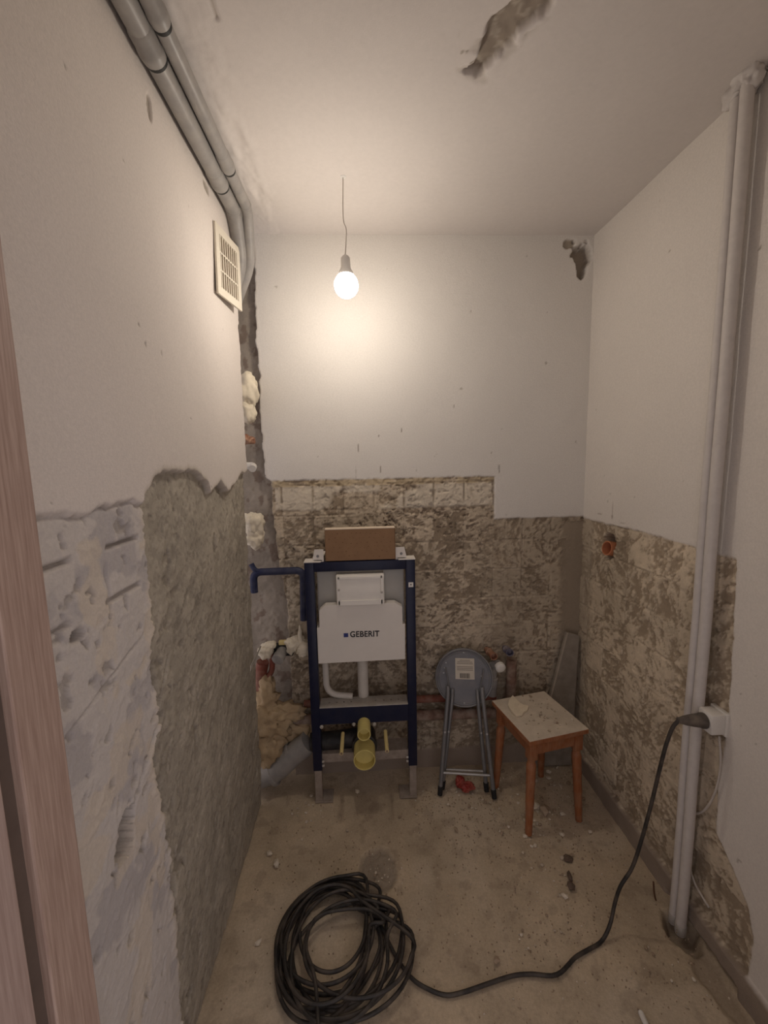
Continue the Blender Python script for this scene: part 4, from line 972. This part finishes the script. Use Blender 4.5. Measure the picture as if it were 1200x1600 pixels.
# blue pipe with two elbows
def blue():
    t = thing('blue_pipe', (-0.40, 1.95, 0.86), 'dark blue insulated water pipe bridging the shaft to the blue frame', 'pipe')
    bm = NB(); tube(bm, fillet([(-0.530, 1.955, 1.02), (-0.530, 1.955, 1.118), (-0.295, 1.955, 1.120), (-0.303, 1.952, 0.875)], 0.04, 7), 0.0175, 16); build('pipe', bm, 'blue_pipe', t, True)
    bm = NB(); tube(bm, fillet([(-0.535, 1.950, 1.160), (-0.520, 1.950, 1.125), (-0.46, 1.953, 1.118)], 0.02, 4), 0.012, 12); build('elbow', bm, 'blue_pipe', t, True)
blue()
def valve():
    t = thing('wall_valve', (-0.42, 1.95, 0.68), 'grey pipe stub on a black mounting plate between two foam lumps', 'pipe fitting')
    bm = NB(); box(bm, -0.472, -0.352, 1.955, 1.985, 0.735, 0.752, 0.002); box(bm, -0.462, -0.365, 1.965, 1.985, 0.690, 0.737, 0.003); build('mounting_plate', bm, 'abs_black', t)
    bm = NB(); lathe(bm, (-0.410, 1.985, 0.728), (-0.20, -0.85, -0.30), [(0, 0.026), (0.05, 0.026), (0.055, 0.029), (0.085, 0.029), (0.088, 0.025)], 20); build('stub', bm, 'grey_pvc', t, True)
    bm = NB(); box(bm, -0.43, -0.395, 1.952, 1.975, 0.752, 0.772, 0.004); build('brass_block', bm, 'rod_yellow', t, label='dull brass block')
valve()
rr_ = pipe_thing('red_riser', [(-0.535, 1.985, 0.30), (-0.535, 1.985, 0.585), (-0.515, 1.975, 0.66)], 0.0300, 'red_oxide', 'red-brown riser pipe with a thin branch in the shaft below the grey valve', rad=0.04)
bm = NB(); tube(bm, fillet([(-0.470, 1.985, 0.70), (-0.475, 1.983, 0.60), (-0.520, 1.980, 0.56)], 0.03, 6), 0.0140, 16); build('branch_pipe', bm, 'red_oxide', rr_, True)
pipe_thing('stub_pipe', [(-0.60, 1.96, 1.618), (-0.500, 1.962, 1.616), (-0.497, 1.925, 1.604)], 0.0165, 'white_plastic', 'short white plastic pipe end in the shaft between the foam lumps', 'pipe fitting', rad=0.015)
foam('brick_fragment', [((-0.530, 1.98, 1.735), (0.030, 0.03, 0.022), 0.4, 40, 31)], 'copper', 'small reddish brick fragment lodged in the shaft above the white pipe end')['category'] = 'brick'
bm = NB(); a = on(0, -0.490, 407, 1010); b = on(0, -0.498, 391, 1046); d = b-a
prism(bm, [a+Vector((0, 0, 0.004)), a-Vector((0, 0, 0.002)), b-Vector((0, 0.004, 0.006)), b+Vector((0, 0.004, 0.014))], (0.003, 0.002, 0))
tag(build('metal_strap', bm, 'zinc', None), 'thin bent metal strap sticking out of the left wall edge', 'strap')

# ---- red plastic scrap under the folding stool
bm = NB(); lump(bm, (0.470, 1.865, 0.020), (0.036, 0.024, 0.022), 0.45, 40, 41, 3); lump(bm, (0.440, 1.885, 0.034), (0.022, 0.016, 0.026), 0.5, 45, 42, 3)
tag(build('plastic_scrap', bm, 'red_plastic', None), 'crumpled red plastic scrap on the floor under the folding stool', 'scrap')

# ---- flake and crumbs on the wooden stool
rng = random.Random(12)
def flake(poly, z, th, m, label, cat, name):
    bm = NB(); prism(bm, [Vector((x, y, z+0.0015*math.sin(i*2.1))) for i, (x, y) in enumerate(poly)], (0, 0, th)); return tag(build(name, bm, m, None), label, cat)
fp = []
for (px, py) in ((801, 1088), (806, 1094), (813, 1100), (818, 1103), (826, 1105), (824, 1111), (818, 1114), (816, 1119), (807, 1120), (802, 1116), (796, 1109), (794, 1103), (795, 1096)):
    q = on(2, 0.455, px, py); fp.append((q.x, q.y))
flake(fp, 0.4545, 0.007, 'plaster_flake', 'large cream plaster flake lying on the wooden stool', 'plaster flake', 'plaster_flake')
def rock_mesh(name, seed, m, flatk=0.7, sub=1):
    bm = NB(); g = bmesh.ops.create_icosphere(bm, subdivisions=sub, radius=0.5)
    r_ = random.Random(seed)
    sx, sy = r_.uniform(.7, 1.2), r_.uniform(.6, 1.0)
    for v in g['verts']:
        k = r_.uniform(.66, 1.18); v.co = Vector((v.co.x*k*sx, v.co.y*k*sy, v.co.z*k*flatk))
    zmin = min(v.co.z for v in bm.verts)
    for v in bm.verts: v.co.z -= zmin*0.92
    me = bpy.data.meshes.new(name); bm.to_mesh(me); bm.free(); me.materials.append(MATS[m]); return me
PALE = [rock_mesh('crumb', s, 'crumb_pale') for s in range(5)]
mat('crumb_mid', (0.50, 0.42, 0.325), 0.95, var=0.12, vscale=80)
MIDC = [rock_mesh('crumb', s+30, 'crumb_mid') for s in range(4)]
BROWN = [rock_mesh('crumb', s+10, 'crumb_brown') for s in range(5)]
DARK = [rock_mesh('crumb', s+20, 'crumb_dark', 0.55) for s in range(3)]
def put(name, me, x, y, z, s, label, cat, group):
    o = bpy.data.objects.new(name, me); COL.objects.link(o)
    o.location = (x, y, z); o.scale = (s, s*rng.uniform(.7, 1.1), s*rng.uniform(.6, 1.0)); o.rotation_euler = (0, 0, rng.uniform(0, 6.28))
    tag(o, label, cat, group); return o
for i in range(62):
    u, v = rng.gauss(0.03, 0.06), rng.gauss(-0.01, 0.075)
    if i % 4 == 0: u, v = rng.uniform(-.13, .13), rng.uniform(-.14, .14)
    u = max(-.135, min(.135, u)); v = max(-.145, min(.145, v))
    q = st(u, v, 0)
    if any((q.x-a)**2+(q.y-b)**2 < 0.028**2 for a, b in fp): continue
    put('plaster_crumb', rng.choice(PALE[:2]+MIDC*2+BROWN[:2]), q.x, q.y, 0.4525, rng.choice((0.006, 0.009, 0.012, 0.018)), 'small plaster crumb lying on the seat of the wooden stool', 'crumb', 'crumbs on the stool seat')

# ---- rubble on the floor
FL = -0.004
special = [  # (px, py, size, kind, label)
    (890, 1370, 0.030, 'd', 'dark brown rubble chunk beside white chips on the floor, the smaller of a pair'), (892, 1386, 0.042, 'd', 'dark brown rubble chunk beside white chips on the floor, the larger of a pair'),
    (851, 1270, 0.050, 'b', 'larger brown rubble lump on the floor at the foot of the front stool leg'), (838, 1262, 0.040, 'p', 'pale plaster lump on the floor behind the front stool leg'),
    (432, 1352, 0.030, 'p', 'pale plaster chip on the floor near the left wall, the larger of two'), (422, 1334, 0.022, 'p', 'pale plaster chip on the floor near the left wall, the smaller of two'),
    (559, 1238, 0.026, 'p', 'white plaster chip on the floor below the blue frame'), (882, 1400, 0.022, 'p', 'white plaster chip beside the dark rubble chunks'), (776, 1502, 0.028, 'b', 'single brown crumb between the coil and the right wall near the cable run'),
    (404, 1471, 0.020, 'p', 'pale chip on the floor left of the cable coil, by the wall'), (888, 1342, 0.030, 'd', 'dark clod on the floor in front of the wooden stool')]
for px, py, s, k, lab in special:
    q = on(2, 0, px, py); put('rubble_chunk', {'p': PALE, 'b': BROWN, 'd': DARK}[k][int(px) % 3], q.x, q.y, FL, s*1.35, lab, 'rubble', None)
clusters = [  # px, py, spread px x, y, count, pale share, size, label place, group
    (745, 1258, 45, 16, 30, .35, .016, 'small crumb of rubble on the floor in front of the folding stool', 'crumbs by the folding stool'),
    (835, 1292, 38, 26, 38, .45, .024, 'small crumb of rubble on the floor round the front leg of the wooden stool', 'crumbs round the front stool leg'),
    (880, 1250, 32, 22, 22, .15, .026, 'brown crumb on the floor in the shade under the wooden stool', 'crumbs under the wooden stool'),
    (880, 1385, 38, 30, 26, .3, .013, 'small crumb on the floor near the dark rubble chunks', 'crumbs near the dark chunks'),
    (860, 1455, 45, 20, 24, .25, .012, 'small crumb on the floor along the straight run of cable', 'crumbs by the cable run'),
    (470, 1270, 40, 22, 20, .75, .016, 'small pale chip on the floor by the left foot of the frame', 'chips by the left foot of the frame'),
    (590, 1368, 24, 26, 26, .5, .012, 'gritty crumb in the worn round patch of the floor', 'grit in the round patch'),
    (1040, 1520, 50, 28, 16, .2, .014, 'brown crumb on the floor near the foot of the riser pipes', 'crumbs near the riser pipes'),
    (660, 1400, 150, 90, 40, .3, .008, 'tiny crumb scattered on the open middle of the floor', 'crumbs scattered on the floor')]
for cx, cy, sx, sy, n, pf, s, lab, grp in clusters:
    for i in range(n):
        for tr in range(9):
            q = on(2, 0, cx+rng.gauss(0, 1)*sx, min(1620, cy+rng.gauss(0, 1)*sy))
            if -0.46 < q.x < 1.06 and 0.95 < q.y < 1.98 and not (q.x < -0.40 and q.y > 1.7): break
        else: continue
        put('rubble_crumb', rng.choice(PALE) if rng.random() < pf else rng.choice(BROWN+MIDC), q.x, q.y, FL, s*rng.uniform(.5, 1.25), lab, 'crumb', grp)
# fine grit, nobody could count it
bm = NB()
for i in range(2600):
    if i % 3 == 0: x, y = rng.uniform(-.48, 1.07), rng.uniform(.9, 2.0)
    elif i % 3 == 1:
        c = rng.choice(clusters); q = on(2, 0, c[0]+rng.gauss(0, 1.6)*c[2], min(1640, c[1]+rng.gauss(0, 1.6)*c[3])); x, y = q.x, q.y
    else: x, y = rng.uniform(.2, 1.05), 1.98-abs(rng.gauss(0, .25))
    if not (-0.48 < x < 1.07 and y < 2.0): continue
    s = rng.uniform(.0012, .0040); a = rng.uniform(0, 6.28)
    vs = [bm.verts.new((x+s*math.cos(a+k*2.1), y+s*math.sin(a+k*2.1), FL-0.001)) for k in range(3)]; tp = bm.verts.new((x, y, FL+s*1.1+0.001))
    for k in range(3): bm.faces.new((vs[k], vs[(k+1) % 3], tp)).material_index = 0 if i % 5 else 1
tag(build('fine_grit', bm, ['crumb_brown', 'crumb_pale'], None), 'fine plaster grit strewn over the concrete floor', 'grit', kind='stuff')
# white plastic stick at the threshold
p = on(2, 0.004, 1000, 1580); q = on(2, 0.004, 1012, 1606)
bm = NB(); lathe(bm, p, q-p, [(0, 0.006), (0.004, 0.008), ((q-p).length, 0.008)], 10); tag(build('plastic_plug', bm, 'white_plastic', None, True), 'white plastic wall plug lying on the floor near the doorway', 'wall plug')
